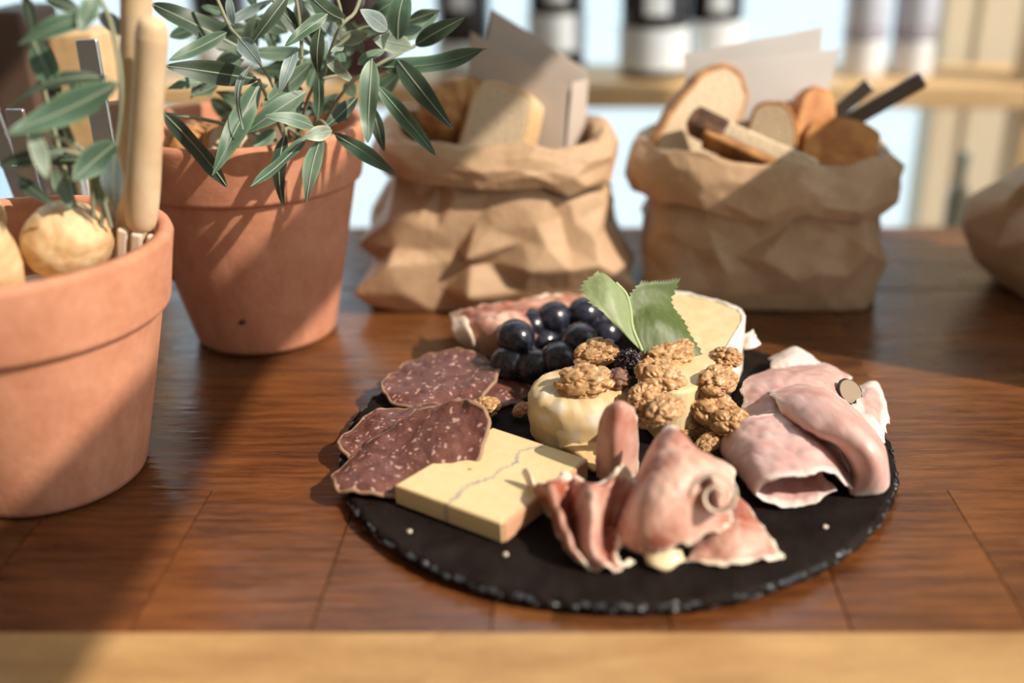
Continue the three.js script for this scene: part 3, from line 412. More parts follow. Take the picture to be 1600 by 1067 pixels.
bag('kraft paper bag of toasted bread behind the vine leaf', { x: 0.117, z: -0.262, rot: -0.04, H: 0.108, cuff: 0.036, w: [0.085, 0.087, 0.087, 0.085, 0.081, 0.083], d: [0.062, 0.07, 0.071, 0.068, 0.064, 0.064], seed: 4242, amp: 0.0055, nt: 26, n0: 7, tilt: a => -0.003 * Math.cos(a) });
bag('kraft paper bag cut off by the right picture edge', { x: 0.38, z: -0.23, rot: 0.3, H: 0.155, cuff: 0.018, w: [0.066, 0.088, 0.092, 0.072, 0.047, 0.07], d: [0.07, 0.08, 0.086, 0.066, 0.045, 0.062], seed: 991, amp: 0.0085, nt: 22 });

// ------------------------------------------------------------------ bread
function slice(label, pos, rot, w, h, t, crust, opt = {}) {
  const ex = opt.sq ? 0.45 : 0.75;
  const o = thing('bread_slice', label, 'bread', pos, opt.group || 'bread in the paper bags'); o.rotation.set(...rot);
  const s = new THREE.Shape(), N = 40, sd = rr(0, 99), pts = [];
  for (let i = 0; i < N; i++) { const a = i / N * Math.PI * 2, c = Math.cos(a), q = Math.sin(a), k = 1 + 0.05 * n2(c * 1.4 + sd, q * 1.4); pts.push([Math.sign(c) * Math.pow(Math.abs(c), ex) * w / 2 * k, Math.sign(q) * Math.pow(Math.abs(q), q > 0 ? (opt.sq ? 0.45 : 0.9) : 0.55) * h / 2 * k]); }
  const sh = (k) => new THREE.Shape(pts.map(p => new THREE.Vector2(p[0] * k, p[1] * k)));
  const cr0 = new THREE.ExtrudeGeometry(sh(0.94), { depth: t, bevelEnabled: true, bevelSize: 0.001, bevelThickness: 0.001, bevelSegments: 1 }).translate(0, 0, -t / 2);
  warp(weld(cr0), v => v); uvPlan(cr0, opt.face ? 6 : 22, sd, 0, 'x', 'y'); mesh('crumb', cr0, opt.face || M.crumb, o);
  const ring = sh(1); ring.holes.push(new THREE.Path(pts.map(p => new THREE.Vector2(p[0] * 0.93, p[1] * 0.93)).reverse()));
  const rg = new THREE.ExtrudeGeometry(ring, { depth: t * 0.96, bevelEnabled: true, bevelSize: 0.0015, bevelThickness: 0.0012, bevelSegments: 2 }).translate(0, 0, -t * 0.48);
  uvPlan(rg, 7, sd, sd, 'x', 'y'); mesh('crust', rg, crust, o);
  return o;
}
// right bag
slice('upright bread slice with pale crumb beside the paper napkins', [0.066, 0.115, -0.262], [-0.25, 0.35, -0.55], 0.052, 0.105, 0.014, M.crust);
{
  const a = V(0.064, 0.128, -0.234), b = V(0.132, 0.104, -0.206), d = b.clone().sub(a), L = d.length() + 0.012, t = thing('bread_stick', 'long toasted bread strip with a charred end across the rim', 'bread', a.toArray(), 'bread in the paper bags');
  const x = d.normalize(), z = V(0.1, 0.5, 0.86).addScaledVector(x, -V(0.1, 0.5, 0.86).dot(x)).normalize(); t.quaternion.setFromRotationMatrix(new THREE.Matrix4().makeBasis(x, z.clone().cross(x), z));
  const lump = (g) => warp(weld(g), v => { const k = 0.0012 * n3(v.x * 70, v.y * 70, v.z * 70); v.y += k; v.z += k; });
  const seg = (x0, x1, h, dp, y) => new RoundedBoxGeometry(x1 - x0, h, dp, 5, Math.min(h, dp) * 0.3).translate((x0 + x1) / 2, y, 0);
  mesh('crumb', uvPlan(lump(seg(0.01, L, 0.014, 0.02, 0.002)), 22, 0, 0, 'x', 'y'), M.crumb, t);
  mesh('crust', uvPlan(lump(seg(0.008, L - 0.002, 0.008, 0.021, -0.0065)), 8, 0, 0, 'x', 'y'), M.crust, t);
  mesh('charred_end', uvPlan(lump(seg(-0.006, 0.024, 0.0185, 0.0225, 0.0005)), 8, 0, 0, 'x', 'y'), M.crustDark, t).userData.label = 'charred dark end';
}
slice('small pale bread end between the toasted pieces', [0.122, 0.11, -0.245], [-0.35, -0.4, 0.1], 0.034, 0.06, 0.016, M.crust);
slice('orange browned toast standing behind the toasted heel', [0.147, 0.112, -0.25], [-0.35, 0.35, -0.12], 0.03, 0.075, 0.016, M.crustGold, { face: M.crustGold });
slice('toasted orange bread piece beside the knife handles', [0.165, 0.101, -0.228], [-0.75, -0.1, -0.22], 0.048, 0.056, 0.024, M.crustGold, { face: M.crustGold, sq: 1 });
function heel(label, pos, rot, sc, m) {
  const g = warp(ico(14), v => { v.multiplyScalar(1 + 0.08 * fbm3(v.x * 1.5 + 4, v.y * 1.5, v.z * 1.5, 3)); v.x = Math.sign(v.x) * Math.pow(Math.abs(v.x), 0.8); v.multiply(V(...sc)); });
  uvPlan(g, 16, 0, 0, 'x', 'y'); const o = mesh('bread_heel', g, m); o.position.set(...pos); o.rotation.set(...rot); return tag(o, label, 'bread', 'bread in the paper bags');
}
heel('bread piece buried low in the right bag', [0.115, 0.032, -0.262], [0, 0, 0], [0.06, 0.03, 0.04], M.crust);
// left bag
slice('pale wedge of bread in front of the folded napkin', [-0.077, 0.113, -0.244], [-0.45, -0.25, -0.28], 0.046, 0.075, 0.026, M.roll, { sq: 1 });
heel('rounded brown loaf end behind the olive leaf tips', [-0.11, 0.13, -0.272], [0, 0.3, 0.3], [0.028, 0.024, 0.024], M.crust);
heel('bread piece buried low in the left bag', [-0.08, 0.032, -0.258], [0, 0, 0], [0.055, 0.03, 0.036], M.crust);
heel('dark loaf top in the bag at the right edge', [0.378, 0.148, -0.232], [0, 0.3, 0.3], [0.03, 0.028, 0.03], M.crustDark);
heel('bread heel inside the pot of olive branches', [-0.262, 0.125, -0.15], [0, 0.3, 0.3], [0.02, 0.022, 0.018], M.crust);
slice('bread slice standing in the pot of olive branches', [-0.232, 0.122, -0.135], [-0.3, 0.4, 0.2], 0.036, 0.06, 0.012, M.crust);
slice('bread slice at the back of the olive pot', [-0.21, 0.12, -0.17], [-0.2, -0.3, 0.1], 0.04, 0.06, 0.014, M.crust);

// ------------------------------------------------------------------ napkins
function flatSheet(name, label, pts, depth, m, group) {
  const c = pts.reduce((a, p) => a.map((v, k) => v + p[k] / pts.length), [0, 0, 0]);
  const [a, b, d, e] = pts.map(p => V(...p)); // corners: bottom-left, bottom-right, top-right, top-left
  const n = b.clone().sub(a).cross(e.clone().sub(a)).normalize(), grid = [[a, b], [e, d]].map(r => [r[0].toArray(), r[0].clone().lerp(r[1], 0.5).addScaledVector(n, depth).toArray(), r[1].toArray()]);
  const g = sheet(grid.map(r => offset(r, c)), { nu: 14, nv: 8, thick: 0.0012, rough: 0.0008, ragged: 0, freq: 25 });
  const o = mesh(name, g, m); o.position.set(...c); return tag(o, label, 'napkin', group);
}
flatSheet('paper_napkin', 'front pale paper napkin standing in the bread bag', [[0.075, 0.075, -0.262], [0.152, 0.075, -0.262], [0.172, 0.172, -0.288], [0.064, 0.161, -0.288]], 0.004, M.napkin[1], 'napkins in the bags');
flatSheet('paper_napkin', 'rear paper napkin rising higher behind the front one', [[0.072, 0.075, -0.274], [0.155, 0.075, -0.274], [0.162, 0.186, -0.302], [0.059, 0.166, -0.302]], 0.003, M.napkin[1], 'napkins in the bags');
{
  const t = thing('paper_napkin', 'folded kraft napkin leaning in the left bag', 'napkin', [-0.06, 0.08, -0.275], 'napkins in the bags');
  const base = [-0.06, 0.08, -0.275];
  const leafS = (pts, nm) => mesh(nm, sheet(pts.map(r => offset(r, base)), { nu: 12, nv: 12, thick: 0.0012, rough: 0.0006, ragged: 0, freq: 25 }), M.napkin[0], t);
  leafS([[[-0.108, 0.06, -0.258], [-0.033, 0.06, -0.240]], [[-0.098, 0.185, -0.285], [-0.027, 0.150, -0.262]]], 'front_leaf');
  leafS([[[-0.033, 0.06, -0.242], [-0.018, 0.06, -0.275]], [[-0.024, 0.152, -0.264], [-0.012, 0.150, -0.29]]], 'folded_edge');
  leafS([[[-0.108, 0.06, -0.268], [-0.02, 0.06, -0.268]], [[-0.083, 0.199, -0.298], [-0.013, 0.157, -0.287]]], 'rear_leaf');
}
// ------------------------------------------------------------------ knives
function knife(label, a, b, w, th, m) {
  const t = thing('table_knife', label, 'knife', a, 'knives in the bags'), d = V(...b).sub(V(...a)), L = d.length();
  const x = d.normalize(), z = V(0.1, 0.45, 0.9).addScaledVector(x, -V(0.1, 0.45, 0.9).dot(x)).normalize(), y = z.clone().cross(x);
  t.quaternion.setFromRotationMatrix(new THREE.Matrix4().makeBasis(x, y, z));
  mesh('handle', rbox(L * 0.62, w, th, Math.min(w, th) * 0.3, L * 0.69, 0, 0), m, t);
  mesh('blade', rbox(L * 0.42, w * 1.1, 0.0016, 0.0006, L * 0.2, 0, 0), M.steel, t);
}
knife('longer steel knife handle sticking out of the bread bag', [0.115, 0.082, -0.27], [0.2265, 0.156, -0.255], 0.012, 0.007, M.steelDark);
knife('shorter knife handle behind the longer knife', [0.12, 0.075, -0.285], [0.198, 0.147, -0.287], 0.011, 0.006, M.steelDark);
knife('dark knife handle standing in the olive pot', [-0.285, 0.05, -0.13], [-0.292, 0.168, -0.11], 0.011, 0.006, M.darkWood);

// ------------------------------------------------------------------ cold cuts
const foodBase = (grid) => { let lo = [1e9, 1e9, 1e9], hi = [-1e9, -1e9, -1e9]; for (const r of grid) for (const p of r) p.forEach((v, k) => { lo[k] = Math.min(lo[k], v); hi[k] = Math.max(hi[k], v); }); return [(lo[0] + hi[0]) / 2, 0.0085, (lo[2] + hi[2]) / 2]; };
const hamCol = (rim = 0.06, tint = [1, 1, 1]) => { const s = rr(0, 50); return (u, v, p) => { const e = Math.min(u, 1 - u, v, 1 - v), a = fbm3(p.x * 60 + s, p.y * 60, p.z * 60, 4), b = n3(p.x * 210, p.y * 210, p.z * 210 + s); let c = mix3([0.58, 0.305, 0.27], [0.73, 0.51, 0.465], clamp(0.5 + 0.8 * a + 0.12 * b)); c = mix3(c, [0.56, 0.25, 0.2], 0.55 * sm(0.05, 0.5, fbm3(p.x * 24 + s, p.y * 24, p.z * 24, 2))); c = mix3(c, [0.84, 0.70, 0.64], 1 - sm(rim * 0.4, rim, e + 0.015 * b)); return c.map((q, k) => q * tint[k]); }; };
const prosCol = (fat = 0.07, side = null, bias = 0) => { const s = rr(0, 50); return (u, v, p) => { const a = fbm3(p.x * 45 + s, p.y * 45, p.z * 45, 4), st = Math.abs(fbm3(p.x * 28 + s, p.y * 28 + 3, p.z * 28, 3)), b = n3(p.x * 260, p.y * 260, p.z * 260 + s);
  const lf = fbm3(p.x * 20 + s, p.y * 20, p.z * 20 + s, 2); let c = mix3([0.34, 0.085, 0.045], [0.70, 0.44, 0.35], clamp(0.5 + bias + 1.1 * lf + 0.45 * a + 0.06 * b)); c = mix3(c, [0.78, 0.56, 0.46], 0.3 * (1 - sm(0.02, 0.12, st))); const e = side ? side(u, v) : Math.min(u, 1 - u, v, 1 - v); return mix3(c, [0.84, 0.70, 0.56], 1 - sm(fat * 0.5, fat, e + 0.02 * b)); }; };
function meat(name, label, category, grid, m, opts, group, part = 'slice') {
  const b = foodBase(grid), t = thing(name, label, category, b, group);
  mesh(part, sheet(grid.map(r => offset(r, b)), { minY: 0.0002, ...opts }), m, t); return [t, b];
}
const HG = 'cooked ham slices', PG = 'cured ham slices';
meat('ham_slice', 'pale cooked ham slice lying at the back beside the walnuts', 'ham', D.ham_back, M.ham, { thick: 0.0018, col: hamCol(0.05) }, HG);
meat('ham_slice', 'cooked ham rolled into an open tube facing the front', 'ham', D.ham_roll, M.ham, { nu: 36, nv: 90, thick: 0.002, rough: 0.0014, ragged: 0.0016, col: hamCol(0.05) }, HG);
const [hf, hfb] = meat('ham_slice', 'cooked ham slice folded over at the right of the board', 'ham', D.ham_fold, M.ham, { nu: 48, nv: 48, thick: 0.002, ragged: 0.0018, col: hamCol(0.05) }, HG);
meat('ham_slice', 'thin fanned ham edge at the far right of the board', 'ham', D.ham_fan, M.ham, { thick: 0.0014, ragged: 0.003, col: hamCol(0.3) }, HG);
meat('ham_slice', 'cream ham fat flap standing up behind the cooked ham', 'ham', D.ham_fat, M.ham, { thick: 0.0016, ragged: 0.002, col: hamCol(0.9) }, HG);
{
  const t = thing('truffle_piece', 'small dark rimmed truffle slice on the cooked ham', 'truffle', D.truffle); t.rotation.set(0.75, 0.2, -0.3);
  mesh('flesh', new THREE.CylinderGeometry(0.0066, 0.0066, 0.002, 24).scale(1, 1, 1.1), mat([0.3, 0.22, 0.15], 0.7), t);
  mesh('skin', warp(weld(new THREE.TorusGeometry(0.0067, 0.0009, 6, 40).rotateX(Math.PI / 2).scale(1, 1, 1.1)), v => v.multiplyScalar(1 + 0.06 * n3(v.x * 300, v.y * 300, v.z * 300))), mat([0.03, 0.024, 0.02], 0.8), t);
}
const [pb, pbb] = meat('cured_ham_slice', 'cured ham slice at the back left with thick white fat', 'cured ham', D.pros_back, M.pros, { thick: 0.0022, rough: 0.003, col: prosCol(0.05) }, PG);
mesh('fat', sheet(D.pros_back_fat.map(r => offset(r, pbb)), { nu: 14, nv: 12, thick: 0.003, ragged: 0.001, minY: 0.0002 }), M.fat, pb);
meat('cured_ham_slice', 'flat triangular cured ham slice at the front right', 'cured ham', D.pros_flat, M.pros, { thick: 0.0016, ragged: 0.002, minY: 0.0002, col: prosCol(0.06, (u, v) => Math.min(1 - v, (1 - u) * 1.4), -0.2) }, PG);
meat('cured_ham_slice', 'ruffled cured ham slice lapping over the cut cheese', 'cured ham', D.pros_ruffle, M.pros, { nu: 60, nv: 90, thick: 0.0016, ragged: 0.003, rough: 0.0045, freq: 75, col: prosCol(0.07, null, -0.18) }, PG);
meat('cured_ham_slice', 'upright tongue of cured ham in front of the walnuts', 'cured ham', D.pros_tongue, M.pros, { thick: 0.002, ragged: 0.0012, rough: 0.0006, col: prosCol(0.04, null, -0.2) }, PG);
const [pm, pmb] = meat('cured_ham_slice', 'large draped cured ham slice with a curled edge at front', 'cured ham', D.pros_main, M.pros, { nu: 64, nv: 64, thick: 0.0018, ragged: 0.0025, rough: 0.0024, freq: 60, col: prosCol(0.03, null, 0.0) }, PG);
{
  const [c0, c1] = D.curl, ax = V(...c1).sub(V(...c0)), rows = [];
  c0[1] += 0; const e1 = V(0.98, 0, 0.23).normalize(), e2 = V(0.1, 0.86, -0.5).normalize(), back = V(0.1, -0.45, -0.87).normalize();
  for (let j = 0; j <= 3; j++) { const row = []; for (let i = 0; i <= 22; i++) { const a = i / 22 * Math.PI * 3.1 - 0.2, r = 0.0022 + 0.0088 * i / 22; const p = V(...c0).addScaledVector(e1, Math.cos(a) * r).addScaledVector(e2, Math.sin(a) * r).addScaledVector(back, j * 0.005 - 0.001); row.push([p.x - pmb[0], p.y - pmb[1], p.z - pmb[2]]); } rows.push(row); }
  mesh('curled_edge', sheet(rows, { nu: 10, nv: 120, thick: 0.0018, ragged: 0.0004, rough: 0.0002, col: prosCol(0.3, (u, v) => u) }), M.pros, pm);
  const f = mesh('fat', sheet(D.pros_fat.map(r => offset(r, pmb)), { nu: 20, nv: 8, thick: 0.0035, ragged: 0.001, minY: 0.0002 }), M.fatYellow, pm); f.userData.label = 'yellowish fat edge';
}
meat('ham_shred', 'small torn pale ham shred beside the white rinded cheese', 'ham', D.pros_wisp, M.ham, { nu: 16, nv: 16, thick: 0.0018, ragged: 0.0022, col: hamCol(0.4) });

// salami
const salamiTex = tex(512, 512, (u, v) => { const a = fbm(u * 6, v * 6, 4), f = n2(u * 9, v * 9) + 0.5 * n2(u * 22 + 3, v * 22); let c = mix3([0.10, 0.034, 0.026], [0.2, 0.08, 0.062], clamp(0.5 + 0.7 * a)); return mix3(c, [0.5, 0.31, 0.25], sm(0.6, 0.95, f)); });
M.salami = mat([1, 1, 1], 0.36, { map: salamiTex, bumpMap: tex(256, 256, (u, v) => 0.5 + 0.4 * fbm(u * 16, v * 16, 4), false), bumpScale: 0.0006 });
M.salamiSkin = mat([0.33, 0.2, 0.13], 0.6);
const sl = ['salami slice half hidden under the dark grapes', 'large salami slice at the back left of the board', 'salami slice at the left board rim under another', 'front salami slice leaning against the cut cheese'];
D.salami.forEach(([p, rx, rz, yaw, tx, tz], k) => {
  const t = thing('salami_slice', sl[k], 'salami', p, 'salami slices'); t.rotation.set(tx, yaw, tz);
  const nr = 12, na = 72, pos = [], idx = [], uv = [], th = 0.0011, s0 = rr(0, 90);
  const pt = (r, a) => { const q = r * (1 + 0.05 * n2(Math.cos(a) * 1.8 + s0, Math.sin(a) * 1.8) + 0.015 * n2(Math.cos(a) * 9 + s0, Math.sin(a) * 9)), x = Math.cos(a) * rx * q, z = Math.sin(a) * rz * q; return [x, 0.0035 * n2(x * 22 + s0, z * 22) * r + 0.0012 * n2(x * 80, z * 80 + s0) * r + (k === 3 ? 0.006 * Math.pow(r, 2) * Math.cos(a * 2 + 0.8) : -0.002 * r * r), z]; };
  for (const s of [1, -1]) for (let j = 0; j <= nr; j++) for (let i = 0; i < na; i++) { const q = pt(j / nr, i / na * Math.PI * 2); pos.push(q[0], q[1] + s * th, q[2]); uv.push(q[0] * 13 + s0, q[2] * 13); }
  const n = (nr + 1) * na;
  for (let j = 0; j < nr; j++) for (let i = 0; i < na; i++) { const a = j * na + i, b = j * na + (i + 1) % na, c = a + na, d = b + na; idx.push(a, b, d, a, d, c, a + n, d + n, b + n, a + n, c + n, d + n); }
  const g = new THREE.BufferGeometry(); g.setAttribute('position', new THREE.Float32BufferAttribute(pos, 3)); g.setAttribute('uv', new THREE.Float32BufferAttribute(uv, 2)); g.setIndex(idx); g.computeVertexNormals();
  mesh('meat', g, M.salami, t);
  const rim = []; for (let i = 0; i < 60; i++) rim.push(V(...pt(1.0, i / 60 * Math.PI * 2)));
  mesh('skin', new THREE.TubeGeometry(new THREE.CatmullRomCurve3(rim, true), 120, 0.0013, 6, true), M.salamiSkin, t);
});

// ------------------------------------------------------------------ cheeses
function slab(pts, h, bev, mode) {                                    // polygon on the board, extruded upward
  const s = new THREE.Shape(pts.map(p => new THREE.Vector2(p[0], -p[1])));
  return new THREE.ExtrudeGeometry(s, { depth: h - 2 * bev, bevelEnabled: true, bevelSize: bev, bevelThickness: bev, bevelSegments: 3, bevelOffset: -bev }).rotateX(-Math.PI / 2).translate(0, bev, 0);
}
{
  const P = D.morbier, c = [(P[0][0] + P[2][0]) / 2, 0.0082, (P[0][2] + P[2][2]) / 2], q = P.map(p => [p[0] - c[0], p[2] - c[2]]);
  const t = thing('ash_line_cheese', 'flat cut of yellow cheese with a grey ash vein', 'cheese', c);
  const top = [...q.slice(0, 2).flatMap((a, i) => { const b = q[(i + 1) % 4]; return [0, 0.33, 0.66].map(k => [mix(a[0], b[0], k), mix(a[1], b[1], k)]); }), ...q.slice(2)];
  const g = slab(top, 0.0112, 0.0012);
  // ash vein runs from the front face to the far right corner, through the paste
  const A = [mix(q[0][0], q[3][0], 0.5), mix(q[0][1], q[3][1], 0.5)], B = [mix(q[1][0], q[2][0], 0.55), mix(q[1][1], q[2][1], 0.55)];
  const LX = 0.12, map = tex(1024, 1024, (u, v) => {
    const x = (u - 0.5) * LX, z = (v - 0.5) * LX, dx = B[0] - A[0], dz = B[1] - A[1], L = Math.hypot(dx, dz), s = ((x - A[0]) * dx + (z - A[1]) * dz) / L / L, d = ((x - A[0]) * dz - (z - A[1]) * dx) / L + 0.009 * fbm(s * 1.6 + 2, 1, 2) + 0.0008 * n2(s * 22, 5);
    const a = fbm(u * 12, v * 12, 4); let c2 = mix3([0.75, 0.565, 0.29], [0.79, 0.615, 0.335], clamp(0.5 + 0.8 * a));
    const w = 0.0008 + 0.0009 * (0.5 + 0.5 * n2(s * 9, 3)); c2 = mix3(c2, [0.3, 0.27, 0.27], (0.68 + 0.3 * n2(s * 5, 9)) * (1 - sm(w * 0.2, w * 1.6, Math.abs(d))));
    const h1 = Math.hypot(x + 0.012, z + 0.002); return mix3(c2, [0.4, 0.24, 0.08], 1 - sm(0.0008, 0.0014, h1));
  });
  uvPlan(g, 1 / LX, 0.5, 0.5); mesh('paste', g, mat([1, 1, 1], 0.42, { map, specularIntensity: 0.6 }), t);
  const e = [q[2], q[3]], w = Math.hypot(e[0][0] - e[1][0], e[0][1] - e[1][1]), an = Math.atan2(-(e[1][1] - e[0][1]), e[1][0] - e[0][0]);
  const r = mesh('rind', rbox(w * 0.97, 0.0108, 0.0022, 0.001, 0, 0, 0), mat([0.62, 0.34, 0.2], 0.7), t); r.position.set((e[0][0] + e[1][0]) / 2, 0.0056, (e[0][1] + e[1][1]) / 2); r.rotation.y = an;
}
{
  const P = D.brie, c = [P.reduce((a, p) => a + p[0] / P.length, 0), 0.0082, P.reduce((a, p) => a + p[2] / P.length, 0)], q = P.map(p => [p[0] - c[0], p[2] - c[2]]);
  const t = thing('soft_cheese_wedge', 'cream wedge of soft cheese with white rind behind the leaf', 'cheese', c);
  const qs = new THREE.CatmullRomCurve3(q.map(p => V(p[0], 0, p[1])), true, 'catmullrom', 0.35).getPoints(64).slice(0, 64).map(p => [p.x, p.z]);
  const g = slab(qs, 0.0338, 0.002); uvPlan(g, 10); mesh('paste', g, mat([1, 1, 1], 0.5, { map: tex(256, 256, (u, v) => mix3([0.70, 0.52, 0.26], [0.80, 0.64, 0.38], clamp(0.5 + 0.8 * fbm(u * 6, v * 6, 4)))) }), t);
  const pts = [], rp = qs.slice(0, 36), n = rp.length, sc = (p, k) => { const L = Math.hypot(...p); return [p[0] * (1 + k / L), p[1] * (1 + k / L)]; };
  const ring = [...rp.map(p => sc(p, 0.0026)), ...rp.map(p => sc(p, -0.0012)).reverse()];
  const rg = warp(weld(slab(ring, 0.0345, 0.0008)), v => { const k = 0.0006 * n3(v.x * 150, v.y * 150, v.z * 150); v.x += k; v.y += k; v.z -= k; v.y = Math.max(0, v.y); });
  mesh('rind', rg, mat([0.84, 0.78, 0.69], 0.85), t);
}
{
  const t = thing('round_soft_cheese', 'small round washed rind cheese under the walnuts', 'cheese', [D.round_cheese[0], 0.0082, D.round_cheese[2] - 0.002]);
  const g = weld(lathe([[0, 0], [0.02, 0], [0.0255, 0.001], [0.0275, 0.005], [0.028, 0.012], [0.0282, 0.02], [0.0265, 0.0265], [0.022, 0.0295], [0.012, 0.0305], [0, 0.031]].flatMap((p, i, a) => i < a.length - 1 ? [p, [mix(p[0], a[i + 1][0], 0.5), mix(p[1], a[i + 1][1], 0.5)]] : [p]), 90));
  warp(g, v => { const k = 1 + 0.05 * fbm3(v.x * 60, v.y * 60, v.z * 60, 4) + 0.018 * n3(v.x * 40, v.y * 260, v.z * 40); v.x *= k; v.z *= k; v.y = Math.max(0, v.y + 0.0018 * fbm3(v.x * 90, 3, v.z * 90, 3) * sm(0.015, 0.03, v.y)); });
  vcol(g, (x, y, z) => { const a = fbm3(x * 70, y * 70, z * 70, 4), s = n3(x * 60, y * 60 + 8, z * 60); return mix3(mix3([0.58, 0.4, 0.18], [0.74, 0.6, 0.37], clamp(0.5 + 0.8 * a)), [0.74, 0.7, 0.6], 0.8 * sm(0.3, 0.7, s)); });
  mesh('rind', g, M.vc(0.6), t);
  const b = [D.round_cheese[0], 0.0082, D.round_cheese[2] - 0.002];
  mesh('melted_edge', sheet(D.drip.map(r => offset(r, b)), { nu: 16, nv: 16, thick: 0.0035, ragged: 0.0006, minY: 0.0004 }), mat([0.72, 0.5, 0.24], 0.35), t);
}

// ------------------------------------------------------------------ grapes and vine leaf
M.grape = mat([1, 1, 1], 0.3, { map: tex(256, 256, (u, v) => mix3([0.008, 0.008, 0.014], [0.04, 0.045, 0.075], clamp(0.35 + 0.8 * fbm(u * 5, v * 5, 4)))), roughnessMap: tex(128, 128, (u, v) => 0.75 + 0.5 * fbm(u * 6, v * 6, 3), false), clearcoat: 0.3, clearcoatRoughness: 0.25 });
const gl = ['dark grape at the front left of the bunch', 'dark grape behind the front left grape', 'dark grape at the middle of the back row', 'dark grape just left of the vine leaf', 'dark grape in the middle of the front', 'low grape touching the salami', 'low grape in front of the middle grape', 'hidden grape low in the bunch centre', 'shaded grape beneath the pale leaf lobe', 'low grape between the left grapes', 'lowest grape at the left of the bunch'];
const grapeGeo = weld(new THREE.SphereGeometry(1, 40, 28)); { const s = new THREE.SphereGeometry(1, 40, 28); grapeGeo.copy(s); }
D.grapes.forEach((p, k) => {
  const t = thing('grape', gl[k], 'grape', p, 'bunch of dark grapes'); t.rotation.set(rr(-1.7, -0.9), rr(-0.6, 0.6), rr(-0.7, 0.7)); const r = rr(0.0109, 0.0118);
  const o = mesh('berry', grapeGeo, M.grape, t); o.scale.set(r, r * 1.07, r);
  mesh('stalk', new THREE.CylinderGeometry(0.0008, 0.0013, 0.005, 7).translate(0, r * 1.07 + 0.0015, 0), M.stem, t);
});
{
  const b = [...D.leaf_l[0][0]], t = thing('vine_leaf', 'toothed green vine leaf folded upright behind the walnuts', 'leaf', b);
  const lc = (hi, lo) => (u, v, p) => { const w = Math.abs(Math.sin((v * 6 + u * 1.2) * Math.PI)); return mix3(hi, mix3(lo, hi, 0.4 + 0.4 * fbm3(p.x * 120, p.y * 120, p.z * 120, 3)), sm(0.03, 0.16, w)); };
  const o = { nu: 40, nv: 40, thick: 0.0005, rough: 0.0007, ragged: 0.0004, saw: 0.0022 };
  const lm = M.vc(0.5, { transmission: 0.25, thickness: 0 });
  mesh('lobe', sheet(D.leaf_l.map(r => offset(r, b)), { ...o, col: lc([0.34, 0.40, 0.2], [0.25, 0.32, 0.13]) }), lm, t).userData.label = 'pale green underside lobe';
  mesh('lobe', sheet(D.leaf_r.map(r => offset(r, b)), { ...o, col: lc([0.13, 0.18, 0.04], [0.07, 0.11, 0.018]) }), lm, t).userData.label = 'dark green upper lobe';
  mesh('midrib', tube(offset(D.leaf_l.map(r => r[0]), b), 0.0011, 20, 6), mat([0.36, 0.45, 0.2], 0.6), t);
}

// ------------------------------------------------------------------ walnuts
const walnutGeos = [0, 1, 2, 3].map(k => {
  const cells = []; for (let i = 0; i < 20; i++) { const y = 1 - 2 * (i + 0.5) / 20, a = i * 2.39996 + rr(-0.5, 0.5), q = Math.sqrt(1 - y * y); cells.push(V(q * Math.cos(a), y + rr(-0.1, 0.1), q * Math.sin(a)).normalize()); }
  const hts = cells.map(() => rr(0.8, 1.15));
  const g = warp(ico(26), v => {
    const q = V(v.x + 0.12 * n3(v.x * 3, v.y * 3, v.z * 3 + k), v.y + 0.12 * n3(v.x * 3 + 7, v.y * 3, v.z * 3), v.z + 0.12 * n3(v.x * 3, v.y * 3 + 9, v.z * 3));
    let f1 = 9, f2 = 9, hb = 1; cells.forEach((c, i) => { const d = Math.hypot((q.x - c.x) * 1.0, q.y - c.y, (q.z - c.z) * 0.75); if (d < f1) { f2 = f1; f1 = d; hb = hts[i]; } else if (d < f2) f2 = d; });
    const lobe = Math.sqrt(sm(-0.02, 0.42, f2 - f1)), groove = Math.exp(-Math.pow(v.z / 0.12, 2)) * sm(-0.3, 0.3, v.y) * 0.16;
    const r = 0.76 * (0.82 + 0.18 * hb) + 0.25 * lobe + 0.012 * n3(v.x * 5, v.y * 5, v.z * 5 + k) - groove;
    v.multiplyScalar(r); v.x *= 0.54; v.z *= 0.4; v.y *= 0.3 * (v.y < 0 ? 0.75 : 1);
  });
  return vcol(g, (x, y, z) => { const t = clamp(0.58 + 0.9 * fbm3(x * 7 + k, y * 7, z * 7, 3)); return mix3([0.27, 0.12, 0.042], [0.64, 0.4, 0.19], t); });
});
M.walnut = M.vc(0.42);
const wl = ['walnut half on the round cheese beside the grapes', 'broad walnut half on the front of the round cheese', 'large walnut half at the top of the pile', 'walnut half below the topmost one, beside the dark berry', 'small walnut half against the dark leaf lobe', 'walnut half sliding down above the ham tongue', 'walnut half leaning on the cured ham peak', 'upright walnut half against the white rinded cheese', 'walnut half in front of the cream cheese wedge', 'small walnut piece in the middle of the pile', 'long walnut half beside the cooked ham', 'walnut half with a pale chip lying on the cooked ham edge', 'small walnut crumb between the two hams', 'walnut piece in the hollow of the pile', 'dark walnut piece behind the cured ham peak', 'low walnut piece on the slate between the hams', 'broken walnut piece beside the cut cheese and salami', 'tiny walnut fragment beneath the grapes'];
D.walnuts.forEach(([p, L, yaw, v], k) => {
  const o = mesh('walnut', walnutGeos[v], M.walnut); o.position.set(...p); o.scale.set(L * 1.08, L * 1.1, L * 1.1);
  o.rotation.set(rr(-0.1, 0.5), yaw, rr(-0.35, 0.35)); tag(o, wl[k], 'walnut', 'walnut pile');
});
